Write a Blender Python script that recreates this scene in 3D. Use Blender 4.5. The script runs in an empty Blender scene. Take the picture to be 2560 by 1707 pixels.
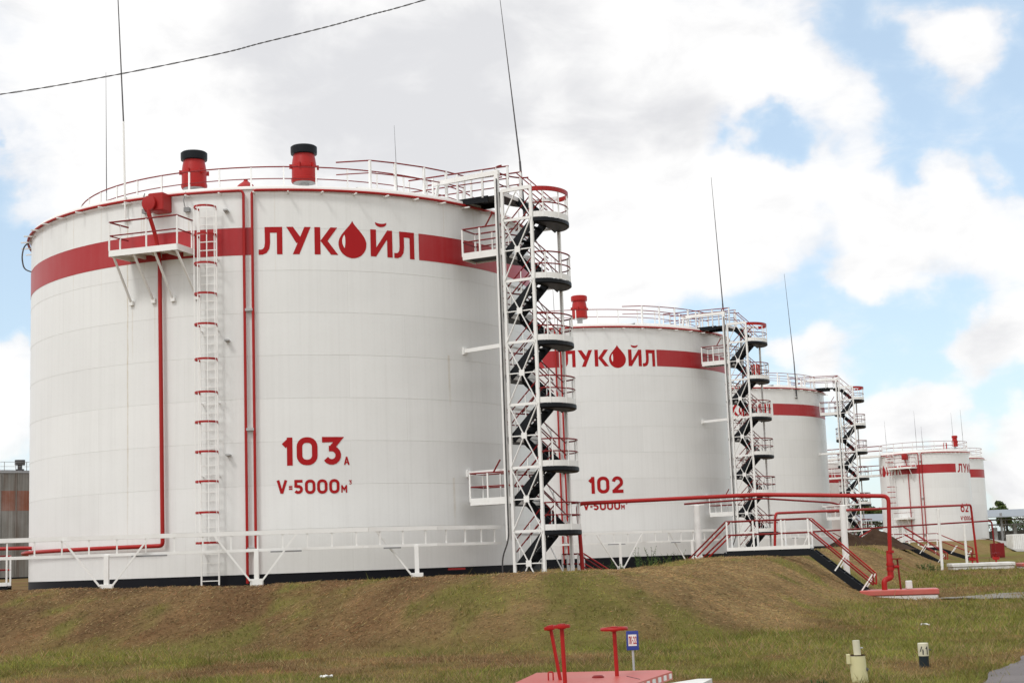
import bpy, bmesh, math, random
import numpy as np
from math import sin, cos, pi, radians as rad
from mathutils import Vector as V, Matrix
random.seed(5); rng = np.random.default_rng(5)
SC = bpy.context.scene
COL = SC.collection

# ------------------------------------------------------------------ camera
EYE = 0.155
PITCH, ROLL = rad(8.1025), rad(-2.0442)
cd = bpy.data.cameras.new('camera'); cam = bpy.data.objects.new('camera', cd); COL.objects.link(cam)
cd.lens = 54.07; cd.sensor_width = 36; cd.clip_start = .2; cd.clip_end = 9000
fw = V((0, cos(PITCH), sin(PITCH))); up0 = V((0, -sin(PITCH), cos(PITCH))); xr = V((1, 0, 0))
rt = xr*cos(ROLL) + up0*sin(ROLL); up = -xr*sin(ROLL) + up0*cos(ROLL)
M = Matrix((rt, up, -fw)).transposed().to_4x4(); M.translation = (0, 0, EYE)
cam.matrix_world = M
SC.camera = cam

# ------------------------------------------------------------------ light, sky, exposure
SUN_EL, SUN_AZ = rad(50), rad(218)          # azimuth measured clockwise from +Y: behind the camera, to the left
SUN_DIR = V((sin(SUN_AZ)*cos(SUN_EL), cos(SUN_AZ)*cos(SUN_EL), sin(SUN_EL)))
ld = bpy.data.lights.new('sun', 'SUN'); ld.energy = 1.4; ld.angle = rad(12); ld.color = (1, .975, .93)
sun = bpy.data.objects.new('sun', ld); COL.objects.link(sun)
sun.rotation_euler = SUN_DIR.to_track_quat('Z', 'Y').to_euler(); sun.location = (-20, -20, 60)
SC.view_settings.view_transform = 'Standard'; SC.view_settings.look = 'None'
SC.view_settings.exposure = 0; SC.view_settings.gamma = 1

W = bpy.data.worlds.new('World'); SC.world = W; W.use_nodes = True
nt = W.node_tree; nt.nodes.clear()
def nd(t, kind, **kw):
    n = t.nodes.new(kind)
    for k, v in kw.items():
        if k.startswith('i_'):
            n.inputs[int(k[2:])].default_value = v
        else: setattr(n, k, v)
    return n
def lk(t, a, b): t.links.new(a, b)
def mth(t, op, a, b=None, c=None, clamp=False):
    n = t.nodes.new('ShaderNodeMath'); n.operation = op; n.use_clamp = clamp
    for i, x in enumerate((a, b, c)):
        if x is None: continue
        if isinstance(x, (int, float)): n.inputs[i].default_value = x
        else: t.links.new(x, n.inputs[i])
    return n.outputs[0]
def mixc(t, f, a, b, mode='MIX'):
    n = t.nodes.new('ShaderNodeMix'); n.data_type = 'RGBA'; n.blend_type = mode
    for s, x in ((0, f), (6, a), (7, b)):
        if isinstance(x, (int, float)): n.inputs[s].default_value = x
        elif isinstance(x, tuple): n.inputs[s].default_value = (*x, 1) if len(x) == 3 else x
        else: t.links.new(x, n.inputs[s])
    return n.outputs[2]
def ramp(t, f, pts):
    n = t.nodes.new('ShaderNodeValToRGB'); e = n.color_ramp.elements
    while len(e) < len(pts): e.new(.5)
    for i, (p, c) in enumerate(pts):
        e[i].position = p; e[i].color = (c, c, c, 1) if isinstance(c, (int, float)) else (*c, 1)
    t.links.new(f, n.inputs[0]); return n.outputs[0]
def noise(t, vec, scale, detail=4, rough=.55, dist=0, out=0):
    n = t.nodes.new('ShaderNodeTexNoise'); n.inputs['Scale'].default_value = scale
    n.inputs['Detail'].default_value = detail; n.inputs['Roughness'].default_value = rough; n.inputs['Distortion'].default_value = dist
    if vec is not None: t.links.new(vec, n.inputs['Vector'])
    return n.outputs[out]
def smooth(t, x, a, b):
    n = t.nodes.new('ShaderNodeMapRange'); n.interpolation_type = 'SMOOTHSTEP'
    t.links.new(x, n.inputs[0]); n.inputs[1].default_value = a; n.inputs[2].default_value = b
    return n.outputs[0]
def blob(t, d, c, r, amp):
    n = t.nodes.new('ShaderNodeVectorMath'); n.operation = 'DISTANCE'
    t.links.new(d, n.inputs[0]); n.inputs[1].default_value = V(c).normalized()
    return mth(t, 'MULTIPLY', smooth(t, n.outputs['Value'], r, r*.15), amp)
tc = nd(nt, 'ShaderNodeTexCoord'); D = tc.outputs['Generated']
sky = nd(nt, 'ShaderNodeTexSky', sky_type='NISHITA', sun_disc=False)
sky.sun_elevation = SUN_EL; sky.sun_rotation = SUN_AZ; sky.altitude = 100; sky.air_density = 1; sky.dust_density = 1; sky.ozone_density = 1.2
bgs = nd(nt, 'ShaderNodeBackground'); lk(nt, sky.outputs[0], bgs.inputs[0]); bgs.inputs[1].default_value = .15
wm = nd(nt, 'ShaderNodeMapping'); wm.inputs['Scale'].default_value = (1, 1, 1.9); lk(nt, D, wm.inputs[0])
n1 = noise(nt, wm.outputs[0], 7.5, 9, .56, .25)
n2 = noise(nt, wm.outputs[0], 3.1, 6, .5, .3)
def pxdir(x, y):   # direction list below was read off the photograph once and is fixed in the sky
    u2, v2 = (x-1280)/3845, (853.5-y)/3845
    u = u2*cos(ROLL)-v2*sin(ROLL); v = u2*sin(ROLL)+v2*cos(ROLL)
    return (u, cos(PITCH)-v*sin(PITCH), sin(PITCH)+v*cos(PITCH))
# cloud banks (+) and openings (-): where in the sky, how wide, how strong
CL = [(700, 150, 950, .95), (1500, 150, 480, .75), (1880, 110, 270, .5), (2030, 200, 170, .35), (2150, 300, 130, .40), (1500, 480, 430, .75), (1250, 760, 450, .7), (1930, 510, 230, .62), (2160, 500, 150, .5),
      (1740, 580, 260, .45), (1600, 650, 260, .35), (2180, 640, 140, .5), (2350, 620, 170, .58), (2520, 610, 190, .6), (2140, 700, 90, .35), (2360, 440, 90, .30), (2470, 415, 70, .28), (2370, 500, 90, .28),
      (2410, 95, 150, .52), (2490, 60, 110, .30), (2300, 40, 130, .22), (2480, 880, 130, .55), (2570, 810, 120, .5), (2420, 900, 90, .3), (1940, 880, 80, .4), (2060, 915, 120, .45), (2280, 1045, 140, .55),
      (2390, 1030, 100, .5), (2570, 1130, 170, .6), (2180, 1070, 120, .4), (0, 1020, 200, .6),
      (1800, 255, 95, -.38), (1700, 340, 60, -.25), (1880, 270, 50, -.2), (1930, 312, 65, -.30), (1590, 338, 75, -.45), (1945, 400, 105, -.50), (1830, 335, 60, -.25), (0, 300, 50, -.6), (0, 640, 120, -.62), (40, 480, 90, -.15), (30, 790, 120, -.62)]
wob = nt.nodes.new('ShaderNodeTexNoise'); wob.inputs['Scale'].default_value = 16; wob.inputs['Detail'].default_value = 5; lk(nt, D, wob.inputs['Vector'])
ws = nt.nodes.new('ShaderNodeVectorMath'); ws.operation = 'MULTIPLY_ADD'; lk(nt, wob.outputs['Color'], ws.inputs[0]); ws.inputs[1].default_value = (.075,)*3
lk(nt, D, ws.inputs[2])
wo2 = nt.nodes.new('ShaderNodeVectorMath'); wo2.operation = 'SUBTRACT'; lk(nt, ws.outputs[0], wo2.inputs[0]); wo2.inputs[1].default_value = (.0375,)*3
DW = wo2.outputs[0]
n3 = noise(nt, wm.outputs[0], 24, 8, .6, .5)
dens = mth(nt, 'MULTIPLY_ADD', n1, 1.05, -.66)
dens = mth(nt, 'MULTIPLY_ADD', n3, .60, dens)
dens = mth(nt, 'MULTIPLY_ADD', n2, .30, dens)
rest = nt.nodes.new('ShaderNodeVectorMath'); rest.operation = 'DISTANCE'; lk(nt, D, rest.inputs[0]); rest.inputs[1].default_value = V(pxdir(1900, 600)).normalized()
dens = mth(nt, 'MULTIPLY_ADD', smooth(nt, rest.outputs['Value'], .45, .9), .55, dens)
for x, y, r, a in CL:
    dens = mth(nt, 'ADD', dens, blob(nt, DW, pxdir(x, y), r/3845, a))
cov0 = smooth(nt, dens, .22, .86)
cov = mth(nt, 'MULTIPLY_ADD', cov0, .54, .46)             # thin high veil everywhere
GREY = [(1050, 230, 330, .55), (760, 280, 300, .5), (1300, 90, 260, .42), (640, 60, 260, .40), (1500, 330, 200, .32), (1700, 260, 170, .3), (1180, 330, 200, .3), (1740, 480, 150, .12), (2100, 650, 120, .2), (2480, 900, 110, .22),
        (2480, 1160, 160, .4), (1560, 560, 150, .12), (2000, 620, 160, .15), (2400, 660, 120, .2), (2300, 1080, 100, .2)]
g = mth(nt, 'MULTIPLY_ADD', noise(nt, wm.outputs[0], 15, 8, .58, .4), 1.25, -.45)
for x, y, r, a in GREY:
    g = mth(nt, 'ADD', g, blob(nt, DW, pxdir(x, y), r/3845, a))
g = smooth(nt, g, .05, .80)
ccol = mixc(nt, g, (1.05, 1.045, 1.04), (.77, .775, .80))
ccol = mixc(nt, smooth(nt, cov0, .0, .62), (.80, .98, 1.12), ccol)   # the thin veil scatters blue
dot = nt.nodes.new('ShaderNodeVectorMath'); dot.operation = 'DOT_PRODUCT'; lk(nt, D, dot.inputs[0]); dot.inputs[1].default_value = SUN_DIR
glow = mth(nt, 'MULTIPLY_ADD', mth(nt, 'POWER', mth(nt, 'MAXIMUM', dot.outputs['Value'], 0), 3), .30, 1)
bgc = nd(nt, 'ShaderNodeBackground'); lk(nt, ccol, bgc.inputs[0]); lk(nt, glow, bgc.inputs[1])
mx = nd(nt, 'ShaderNodeMixShader'); lk(nt, cov, mx.inputs[0]); lk(nt, bgs.outputs[0], mx.inputs[1]); lk(nt, bgc.outputs[0], mx.inputs[2])
wo = nd(nt, 'ShaderNodeOutputWorld'); lk(nt, mx.outputs[0], wo.inputs[0])

# ------------------------------------------------------------------ materials
def newmat(name):
    m = bpy.data.materials.new(name); m.use_nodes = True
    return m, m.node_tree, m.node_tree.nodes['Principled BSDF']
def bump(t, b, h, strength=.3, dist=.02):
    n = t.nodes.new('ShaderNodeBump'); n.inputs['Strength'].default_value = strength; n.inputs['Distance'].default_value = dist
    t.links.new(h, n.inputs['Height']); t.links.new(n.outputs[0], b.inputs['Normal'])
def paint(name, col, rough=.45, wear=.25, scale=3., dirt=(.25, .2, .15), spec=.4, rust=0):
    m, t, b = newmat(name); o = t.nodes.new('ShaderNodeTexCoord').outputs['Object']
    f = noise(t, o, scale, 6, .6)
    a = ramp(t, f, [(.35, 0), (.75, wear)])
    c = mixc(t, a, col, dirt)
    if rust:
        r = ramp(t, noise(t, o, scale*2.3, 8, .65), [(.60, 0), (.72, rust)])
        c = mixc(t, r, c, (.13, .05, .02))
    t.links.new(c, b.inputs['Base Color']); b.inputs['Roughness'].default_value = rough; b.inputs['Specular IOR Level'].default_value = spec
    return m
def shellmat(name, base, tone=.10, streak=.16, rust=.0, rough=.34, runs=()):
    """painted steel plate: UV = metres of arc, metres of height"""
    m, t, b = newmat(name)
    uv = t.nodes.new('ShaderNodeUVMap').outputs[0]
    br = t.nodes.new('ShaderNodeTexBrick'); t.links.new(uv, br.inputs[0]); br.offset = .37; br.offset_frequency = 2
    for k, v in (('Scale', 1), ('Mortar Size', .011), ('Mortar Smooth', .3), ('Bias', 0), ('Brick Width', 5.98), ('Row Height', 1.5497)): br.inputs[k].default_value = v
    br.inputs['Color1'].default_value = (1, 1, 1, 1); br.inputs['Color2'].default_value = (1-tone*.35,)*3+(1,); br.inputs['Mortar'].default_value = (.895, .895, .885, 1)
    mp = t.nodes.new('ShaderNodeMapping'); mp.inputs['Scale'].default_value = (5.2, .11, 1); t.links.new(uv, mp.inputs[0])
    st = ramp(t, noise(t, mp.outputs[0], 1, 6, .62), [(.46, 0), (.80, streak)])
    mp2 = t.nodes.new('ShaderNodeMapping'); mp2.inputs['Scale'].default_value = (.30, .22, 1); t.links.new(uv, mp2.inputs[0])
    pt = ramp(t, noise(t, mp2.outputs[0], 1, 5, .6), [(.42, 0), (.78, tone)])
    fine = ramp(t, noise(t, uv, 9, 5, .6), [(.5, 0), (.85, .05)])
    c = mixc(t, 1, base, br.outputs[0], 'MULTIPLY')
    c = mixc(t, st, c, (.36, .35, .33)); c = mixc(t, pt, c, (.48, .48, .48)); c = mixc(t, fine, c, (.2, .2, .19))
    if rust:
        mp3 = t.nodes.new('ShaderNodeMapping'); mp3.inputs['Scale'].default_value = (1.1, .05, 1); t.links.new(uv, mp3.inputs[0])
        c = mixc(t, ramp(t, noise(t, mp3.outputs[0], 1, 5, .7), [(.48, 0), (.7, rust)]), c, (.10, .055, .03))
    if runs:                                   # rust runs below fittings: (arc, top, bottom, width, strength)
        sx = t.nodes.new('ShaderNodeSeparateXYZ'); t.links.new(uv, sx.inputs[0])
        wv = mth(t, 'MULTIPLY_ADD', noise(t, uv, .7, 3, .6), .10, -.05)
        for a_, z1_, z0_, w_, k_ in runs:
            dx_ = mth(t, 'ABSOLUTE', mth(t, 'ADD', mth(t, 'SUBTRACT', sx.outputs[0], a_), wv))
            m_ = mth(t, 'MULTIPLY', mth(t, 'SUBTRACT', 1, smooth(t, dx_, 0, w_)), mth(t, 'MULTIPLY', smooth(t, sx.outputs[1], z0_, z0_+.6*(z1_-z0_)), mth(t, 'LESS_THAN', sx.outputs[1], z1_)))
            m_ = mth(t, 'MULTIPLY', m_, mth(t, 'MULTIPLY_ADD', noise(t, uv, 3, 4, .6), 1.2, -.1), clamp=True)
            c = mixc(t, mth(t, 'MULTIPLY', m_, k_), c, (.42, .30, .13))
    t.links.new(c, b.inputs['Base Color']); b.inputs['Roughness'].default_value = rough; b.inputs['Specular IOR Level'].default_value = .45
    mp4 = t.nodes.new('ShaderNodeMapping'); mp4.inputs['Scale'].default_value = (.33, .5, 1); t.links.new(uv, mp4.inputs[0])
    hgt = mth(t, 'ADD', noise(t, mp4.outputs[0], 1, 2, .5), mth(t, 'MULTIPLY', br.outputs['Fac'], -.03))
    bump(t, b, hgt, .6, .05)
    return m
MAT = {}
MAT['shell'] = shellmat('white_tank_plate', (.785, .79, .78), .14, .13)
_rr = random.Random(4)
RUNS = [(-25*.18268, 13.0, -2, .05, .8), (1.15*.18268, 13.8, 9, .06, .35), (-21*.18268, 13.2, 10.5, .05, .5), (-11*.18268, 13.1, 11, .05, .45), (43.6*.18268, 7.9, 5.5, .09, .5), (44*.18268, 3.3, 1.2, .09, .5), (-23.8*.18268, 9.8, 7.5, .05, .4), (-18.5*.18268, 9.8, 7.8, .05, .35)]
RUNS += [(_rr.uniform(-12, 14), 13.75, _rr.uniform(9, 12), _rr.uniform(.03, .06), _rr.uniform(.2, .45)) for _ in range(9)]
MAT['shell_runs'] = shellmat('white_tank_plate_with_runs', (.785, .79, .78), .14, .13, runs=RUNS)
MAT['shell_old'] = shellmat('weathered_tank_plate', (.17, .165, .15), .35, .6, .75, .7)
MAT['shell_pink'] = shellmat('aged_white_tank_plate', (.78, .74, .71), .12, .2)
MAT['stripe'] = shellmat('red_stripe_paint', (.38, .006, .010), .06, .05, 0, .40)
MAT['stripe_old'] = shellmat('rusty_orange_stripe', (.22, .065, .028), .3, .4, .3, .7)
MAT['white'] = paint('white_paint', (.83, .83, .815), .45, .16, 2.2, (.42, .38, .32), .4, .10)
MAT['red'] = paint('red_paint', (.36, .010, .009), .42, .25, 2.0, (.24, .02, .015), .3)
MAT['darkred'] = paint('dark_red_paint', (.20, .009, .010), .5, .3, 2.5, (.11, .014, .012), .25)
MAT['letter'] = paint('red_lettering_paint', (.37, .006, .009), .5, .15, 1.3, (.30, .010, .012), .2)
MAT['black'] = paint('black_paint', (.005, .007, .010), .5, .18, 2, (.02, .02, .02), .2)
MAT['skirt'] = paint('bitumen_black', (.004, .005, .009), .6, .2, 1.2, (.014, .013, .012), .2)
MAT['rod'] = paint('dark_steel', (.05, .05, .055), .5, .2)
MAT['galv'] = paint('galvanised_steel', (.42, .43, .43), .5, .3, 3, (.25, .24, .22))
MAT['grey'] = paint('grey_steel', (.24, .25, .26), .5, .3)
MAT['roofgrey'] = paint('grey_roof_sheet', (.27, .29, .31), .5, .3, .4, (.2, .2, .2))
MAT['slabred'] = paint('red_slab_paint_with_sheen', (.47, .085, .070), .40, .5, 1.8, (.46, .19, .15), .45, .15)  # base red lightened: pale gloss at a low angle is put into the colour
MAT['whitewash'] = paint('whitewashed_concrete', (.72, .72, .70), .85, .4, 2.2, (.33, .31, .27), .2)
MAT['cream'] = paint('cream_paint', (.60, .57, .33), .45, .3, 3.5, (.42, .38, .16), .4, .35)
MAT['creamgrey'] = paint('pale_cream_paint', (.60, .58, .44), .5, .3, 4, (.4, .37, .25), .4, .2)
MAT['navy'] = paint('dark_navy_paint', (.012, .022, .030), .5, .25, 4, (.05, .055, .05))
MAT['blue'] = paint('blue_sign_paint', (.018, .045, .27), .4, .1)
MAT['signwhite'] = paint('sign_white', (.75, .75, .73), .45, .1)
MAT['glyph'] = paint('dark_lettering_paint', (.02, .022, .024), .5, .2)
MAT['concrete'] = paint('grey_concrete', (.36, .35, .33), .9, .4, .8, (.24, .23, .21), .2)
MAT['gravel'] = paint('pale_gravel', (.25, .235, .21), .95, .6, 2.5, (.17, .15, .12), .1)
MAT['soil'] = paint('dark_soil', (.045, .026, .017), .95, .6, 1.5, (.085, .055, .035), .1)
MAT['wood'] = paint('bark', (.07, .05, .035), .9, .4, 3)

def groundmat():
    m, t, b = newmat('grass_ground')
    vc = t.nodes.new('ShaderNodeVertexColor'); vc.layer_name = 'col'
    o = t.nodes.new('ShaderNodeTexCoord').outputs['Object']
    f = noise(t, o, 3.2, 8, .7)
    f2 = noise(t, o, 19, 6, .7)
    c = mixc(t, mth(t, 'MULTIPLY', ramp(t, f, [(.35, 0), (.7, 1)]), .55), vc.outputs[0], (.105, .066, .033))
    c = mixc(t, mth(t, 'MULTIPLY', ramp(t, f2, [(.45, 0), (.75, 1)]), .45), c, (.26, .185, .09))
    c = mixc(t, mth(t, 'MULTIPLY', ramp(t, noise(t, o, 38, 4, .6), [(.55, 0), (.7, 1)]), .45), c, (.05, .036, .02))
    t.links.new(c, b.inputs['Base Color']); b.inputs['Roughness'].default_value = 1; b.inputs['Specular IOR Level'].default_value = .05
    bump(t, b, mth(t, 'ADD', f, mth(t, 'MULTIPLY', f2, .5)), 1, .12)
    return m
def grassmat():
    m, t, b = newmat('grass_blades')
    vc = t.nodes.new('ShaderNodeVertexColor'); vc.layer_name = 'col'
    t.links.new(vc.outputs[0], b.inputs['Base Color']); b.inputs['Roughness'].default_value = .8; b.inputs['Specular IOR Level'].default_value = .12
    tr = t.nodes.new('ShaderNodeBsdfTranslucent'); t.links.new(vc.outputs[0], tr.inputs[0])
    ms = t.nodes.new('ShaderNodeMixShader'); ms.inputs[0].default_value = .45; t.links.new(b.outputs[0], ms.inputs[1]); t.links.new(tr.outputs[0], ms.inputs[2])
    t.links.new(ms.outputs[0], t.nodes['Material Output'].inputs[0])
    return m
def asphalt():
    m, t, b = newmat('worn_asphalt'); o = t.nodes.new('ShaderNodeTexCoord').outputs['Object']
    c = mixc(t, ramp(t, noise(t, o, 1.1, 6, .6), [(.3, 0), (.75, 1)]), (.12, .105, .105), (.19, .17, .165))
    c = mixc(t, mth(t, 'MULTIPLY', ramp(t, noise(t, o, 60, 3, .6), [(.5, 0), (.7, 1)]), .5), c, (.07, .065, .06))
    t.links.new(c, b.inputs['Base Color']); b.inputs['Roughness'].default_value = .9; bump(t, b, noise(t, o, 70, 3), .6, .01)
    return m
MAT['ground'] = groundmat(); MAT['grass'] = grassmat(); MAT['asphalt'] = asphalt()
def leafmat(name, c1, c2):
    m, t, b = newmat(name); o = t.nodes.new('ShaderNodeTexCoord').outputs['Object']
    t.links.new(mixc(t, ramp(t, noise(t, o, 1.3, 4), [(.35, 0), (.65, 1)]), c1, c2), b.inputs['Base Color']); b.inputs['Roughness'].default_value = .7
    b.inputs['Specular IOR Level'].default_value = .15
    return m
MAT['leaf'] = leafmat('tree_leaves', (.035, .062, .016), (.085, .11, .03))
MAT['weed'] = leafmat('weed_leaves', (.04, .085, .02), (.09, .14, .04))

# ------------------------------------------------------------------ mesh helpers
class MB:
    def __init__(s): s.v = []; s.f = []; s.uv = None
    def add(s, vs, fs):
        n = len(s.v); s.v += [tuple(p) for p in vs]; s.f += [tuple(i+n for i in f) for f in fs]; return s
    def box(s, c, size, rz=0, bev=0):
        x, y, z = (k/2 for k in size); R = Matrix.Rotation(rz, 3, 'Z'); c = V(c)
        if bev:
            b = min(bev, x*.9, y*.9, z*.9)
            lv = [(-z, b), (-z+b, 0), (z-b, 0), (z, b)]; vs = []; fs = []
            for zz, ins in lv:
                X, Y = x-ins, y-ins
                ring = [(-X, -Y+b), (-X+b, -Y), (X-b, -Y), (X, -Y+b), (X, Y-b), (X-b, Y), (-X+b, Y), (-X, Y-b)]
                vs += [c + R @ V((p[0], p[1], zz)) for p in ring]
            for i in range(3):
                for j in range(8): fs.append((i*8+j, i*8+(j+1) % 8, i*8+8+(j+1) % 8, i*8+8+j))
            fs += [tuple(range(7, -1, -1)), tuple(range(24, 32))]
            return s.add(vs, fs)
        vs = [c + R @ V((a*x, b_*y, d*z)) for d in (-1, 1) for a, b_ in ((-1, -1), (1, -1), (1, 1), (-1, 1))]
        return s.add(vs, [(3, 2, 1, 0), (4, 5, 6, 7), (0, 1, 5, 4), (1, 2, 6, 5), (2, 3, 7, 6), (3, 0, 4, 7)])
    def bar(s, p, q, w, h=None, side=None):
        p, q = V(p), V(q); h = h or w; d = (q-p).normalized()
        a = d.cross(V((0, 0, 1))) if side is None else V(side)
        if a.length < 1e-4: a = V((1, 0, 0))
        a.normalize(); b = d.cross(a).normalized()
        vs = [e + a*(i*w/2) + b*(j*h/2) for e in (p, q) for i, j in ((-1, -1), (1, -1), (1, 1), (-1, 1))]
        return s.add(vs, [(0, 1, 2, 3), (7, 6, 5, 4), (0, 4, 5, 1), (1, 5, 6, 2), (2, 6, 7, 3), (3, 7, 4, 0)])
    def tube(s, pts, r, n=8, closed=False, radii=None):
        pts = [V(p) for p in pts]; m = len(pts); vs = []; ref = None
        for i, p in enumerate(pts):
            if closed: d = pts[(i+1) % m]-pts[i-1]
            else: d = pts[min(i+1, m-1)]-pts[max(i-1, 0)]
            d.normalize()
            if ref is None:
                ref = V((0, 0, 1)) if abs(d.z) < .9 else V((1, 0, 0))
            a = d.cross(ref)
            if a.length < 1e-3: a = d.cross(V((.3, 1, .2)))
            a.normalize(); b = a.cross(d).normalized(); ref = b
            rr = radii[i] if radii else r
            vs += [p + a*(rr*cos(2*pi*k/n)) + b*(rr*sin(2*pi*k/n)) for k in range(n)]
        fs = []
        for i in range(m if closed else m-1):
            j = (i+1) % m
            for k in range(n): fs.append((i*n+k, i*n+(k+1) % n, j*n+(k+1) % n, j*n+k))
        if not closed: fs += [tuple(range(n-1, -1, -1)), tuple((m-1)*n+k for k in range(n))]
        return s.add(vs, fs)
    def lathe(s, prof, c=(0, 0, 0), n=24, a0=0, a1=2*pi, axis=None):
        full = abs(a1-a0-2*pi) < 1e-6; k = n if full else n+1; c = V(c); vs = []
        Q = V((0, 0, 1)).rotation_difference(V(axis)).to_matrix() if axis is not None else Matrix.Identity(3)
        for r, z in prof:
            for i in range(k):
                a = a0+(a1-a0)*i/n; vs.append(c + Q @ V((r*cos(a), r*sin(a), z)))
        fs = []
        for j in range(len(prof)-1):
            for i in range(n):
                i2 = (i+1) % k if full else i+1
                fs.append((j*k+i, j*k+i2, (j+1)*k+i2, (j+1)*k+i))
        return s.add(vs, fs)
    def prism(s, poly, z0, z1):
        n = len(poly)
        vs = [(x, y, z0) for x, y in poly]+[(x, y, z1) for x, y in poly]
        return s.add(vs, [tuple(range(n-1, -1, -1)), tuple(range(n, 2*n))]+[(i, (i+1) % n, n+(i+1) % n, n+i) for i in range(n)])
    def grid(s, P, nu, nv):
        """P(i/nu, j/nv) -> point"""
        vs = [P(i/nu, j/nv) for j in range(nv+1) for i in range(nu+1)]
        return s.add(vs, [(j*(nu+1)+i, j*(nu+1)+i+1, (j+1)*(nu+1)+i+1, (j+1)*(nu+1)+i) for j in range(nv) for i in range(nu)])
    def build(s, name, mat, parent=None, smooth=False, uv=None):
        me = bpy.data.meshes.new(name); me.from_pydata(s.v, [], s.f); me.update()
        if smooth:
            me.polygons.foreach_set('use_smooth', [True]*len(me.polygons)); me.set_sharp_from_angle(angle=rad(38))
        me.materials.append(MAT[mat] if isinstance(mat, str) else mat)
        if uv is not None:
            l = me.uv_layers.new(name='UVMap')
            for po in me.polygons:
                us = [uv(me.vertices[me.loops[li].vertex_index].co) for li in po.loop_indices]
                u0 = us[0][0]
                for li, (a, b, per) in zip(po.loop_indices, us):
                    if a-u0 > per/2: a -= per
                    elif u0-a > per/2: a += per
                    l.data[li].uv = (a, b)
        o = bpy.data.objects.new(name, me); COL.objects.link(o)
        if parent is not None: o.parent = parent
        return o
def tag(o, label=None, cat=None, group=None, kind=None):
    for k, v in (('label', label), ('category', cat), ('group', group), ('kind', kind)):
        if v: o[k] = v
    return o
def empty(name, loc, rz=0, label=None, cat=None, group=None):
    o = bpy.data.objects.new(name, None); COL.objects.link(o); o.location = loc; o.rotation_euler = (0, 0, rz)
    o.empty_display_size = .5
    return tag(o, label, cat, group)
KIDS = {}
def copy_tree(o, parent=None):
    c = o.copy(); COL.objects.link(c); c.parent = parent
    for ch in [x for x in o.children]: copy_tree(ch, c)
    return c

def arcpts(r, a0, a1, z, n=24):   # azimuth degrees, 0 = towards -Y, + = towards +X
    return [(r*sin(rad(a0+(a1-a0)*i/n)), -r*cos(rad(a0+(a1-a0)*i/n)), z) for i in range(n+1)]
def cy(r, a, z): return V((r*sin(rad(a)), -r*cos(rad(a)), z))
def bend(pts, rad_=.12, n=4):
    """round the corners of a polyline"""
    pts = [V(p) for p in pts]; out = [pts[0]]
    for i in range(1, len(pts)-1):
        a, b, c = pts[i-1], pts[i], pts[i+1]
        r1 = min(rad_, (a-b).length*.45, (c-b).length*.45)
        p, q = b+(a-b).normalized()*r1, b+(c-b).normalized()*r1
        for k in range(n+1):
            t = k/n; out.append(p*(1-t)**2 + b*2*t*(1-t) + q*t*t)
    out.append(pts[-1]); return out

# ------------------------------------------------------------------ lettering
def strip(mb, pts, w, mp, closed=False, step=.22, lift=0.):
    """flat stroke of width w along 2D points, mitred; mp(x, y, lift) -> 3D"""
    pts = [np.array(p, float) for p in pts]; n = len(pts); L = []; Rr = []
    for i in range(n):
        a = pts[i]-pts[i-1] if (i > 0 or closed) else None
        b = pts[(i+1) % n]-pts[i] if (i < n-1 or closed) else None
        if a is None: a = b
        if b is None: b = a
        na = np.array([-a[1], a[0]])/np.hypot(*a); nb = np.array([-b[1], b[0]])/np.hypot(*b)
        m = na+nb; m /= np.hypot(*m); k = min(1/max(.35, m@na), 2.2)
        L.append(pts[i]+m*k*w/2); Rr.append(pts[i]-m*k*w/2)
    for i in range(n if closed else n-1):
        j = (i+1) % n; q = max(1, int(np.hypot(*(pts[j]-pts[i]))/step))
        mb.grid(lambda u, v, i=i, j=j: mp(*((Rr[i]*(1-u)+Rr[j]*u)*(1-v)+(L[i]*(1-u)+L[j]*u)*v), lift), q, 1)
def quad(mb, c, mp, lift=0., step=.22):
    c = [np.array(p, float) for p in c]
    nu = max(1, int(max(np.hypot(*(c[1]-c[0])), np.hypot(*(c[2]-c[3])))/step)); nv = max(1, int(np.hypot(*(c[3]-c[0]))/step))
    mb.grid(lambda u, v: mp(*((c[0]*(1-u)+c[1]*u)*(1-v)+(c[3]*(1-u)+c[2]*u)*v), lift), nu, nv)
def arc2(cx, cy_, rx, ry, a0, a1, n=10): return [(cx+rx*cos(rad(a0+(a1-a0)*i/n)), cy_+ry*sin(rad(a0+(a1-a0)*i/n))) for i in range(n+1)]
def rrect(x0, y0, x1, y1, r, n=5):
    return arc2(x1-r, y1-r, r, r, 0, 90, n)+arc2(x0+r, y1-r, r, r, 90, 180, n)+arc2(x0+r, y0+r, r, r, 180, 270, n)+arc2(x1-r, y0+r, r, r, 270, 360, n)
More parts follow.
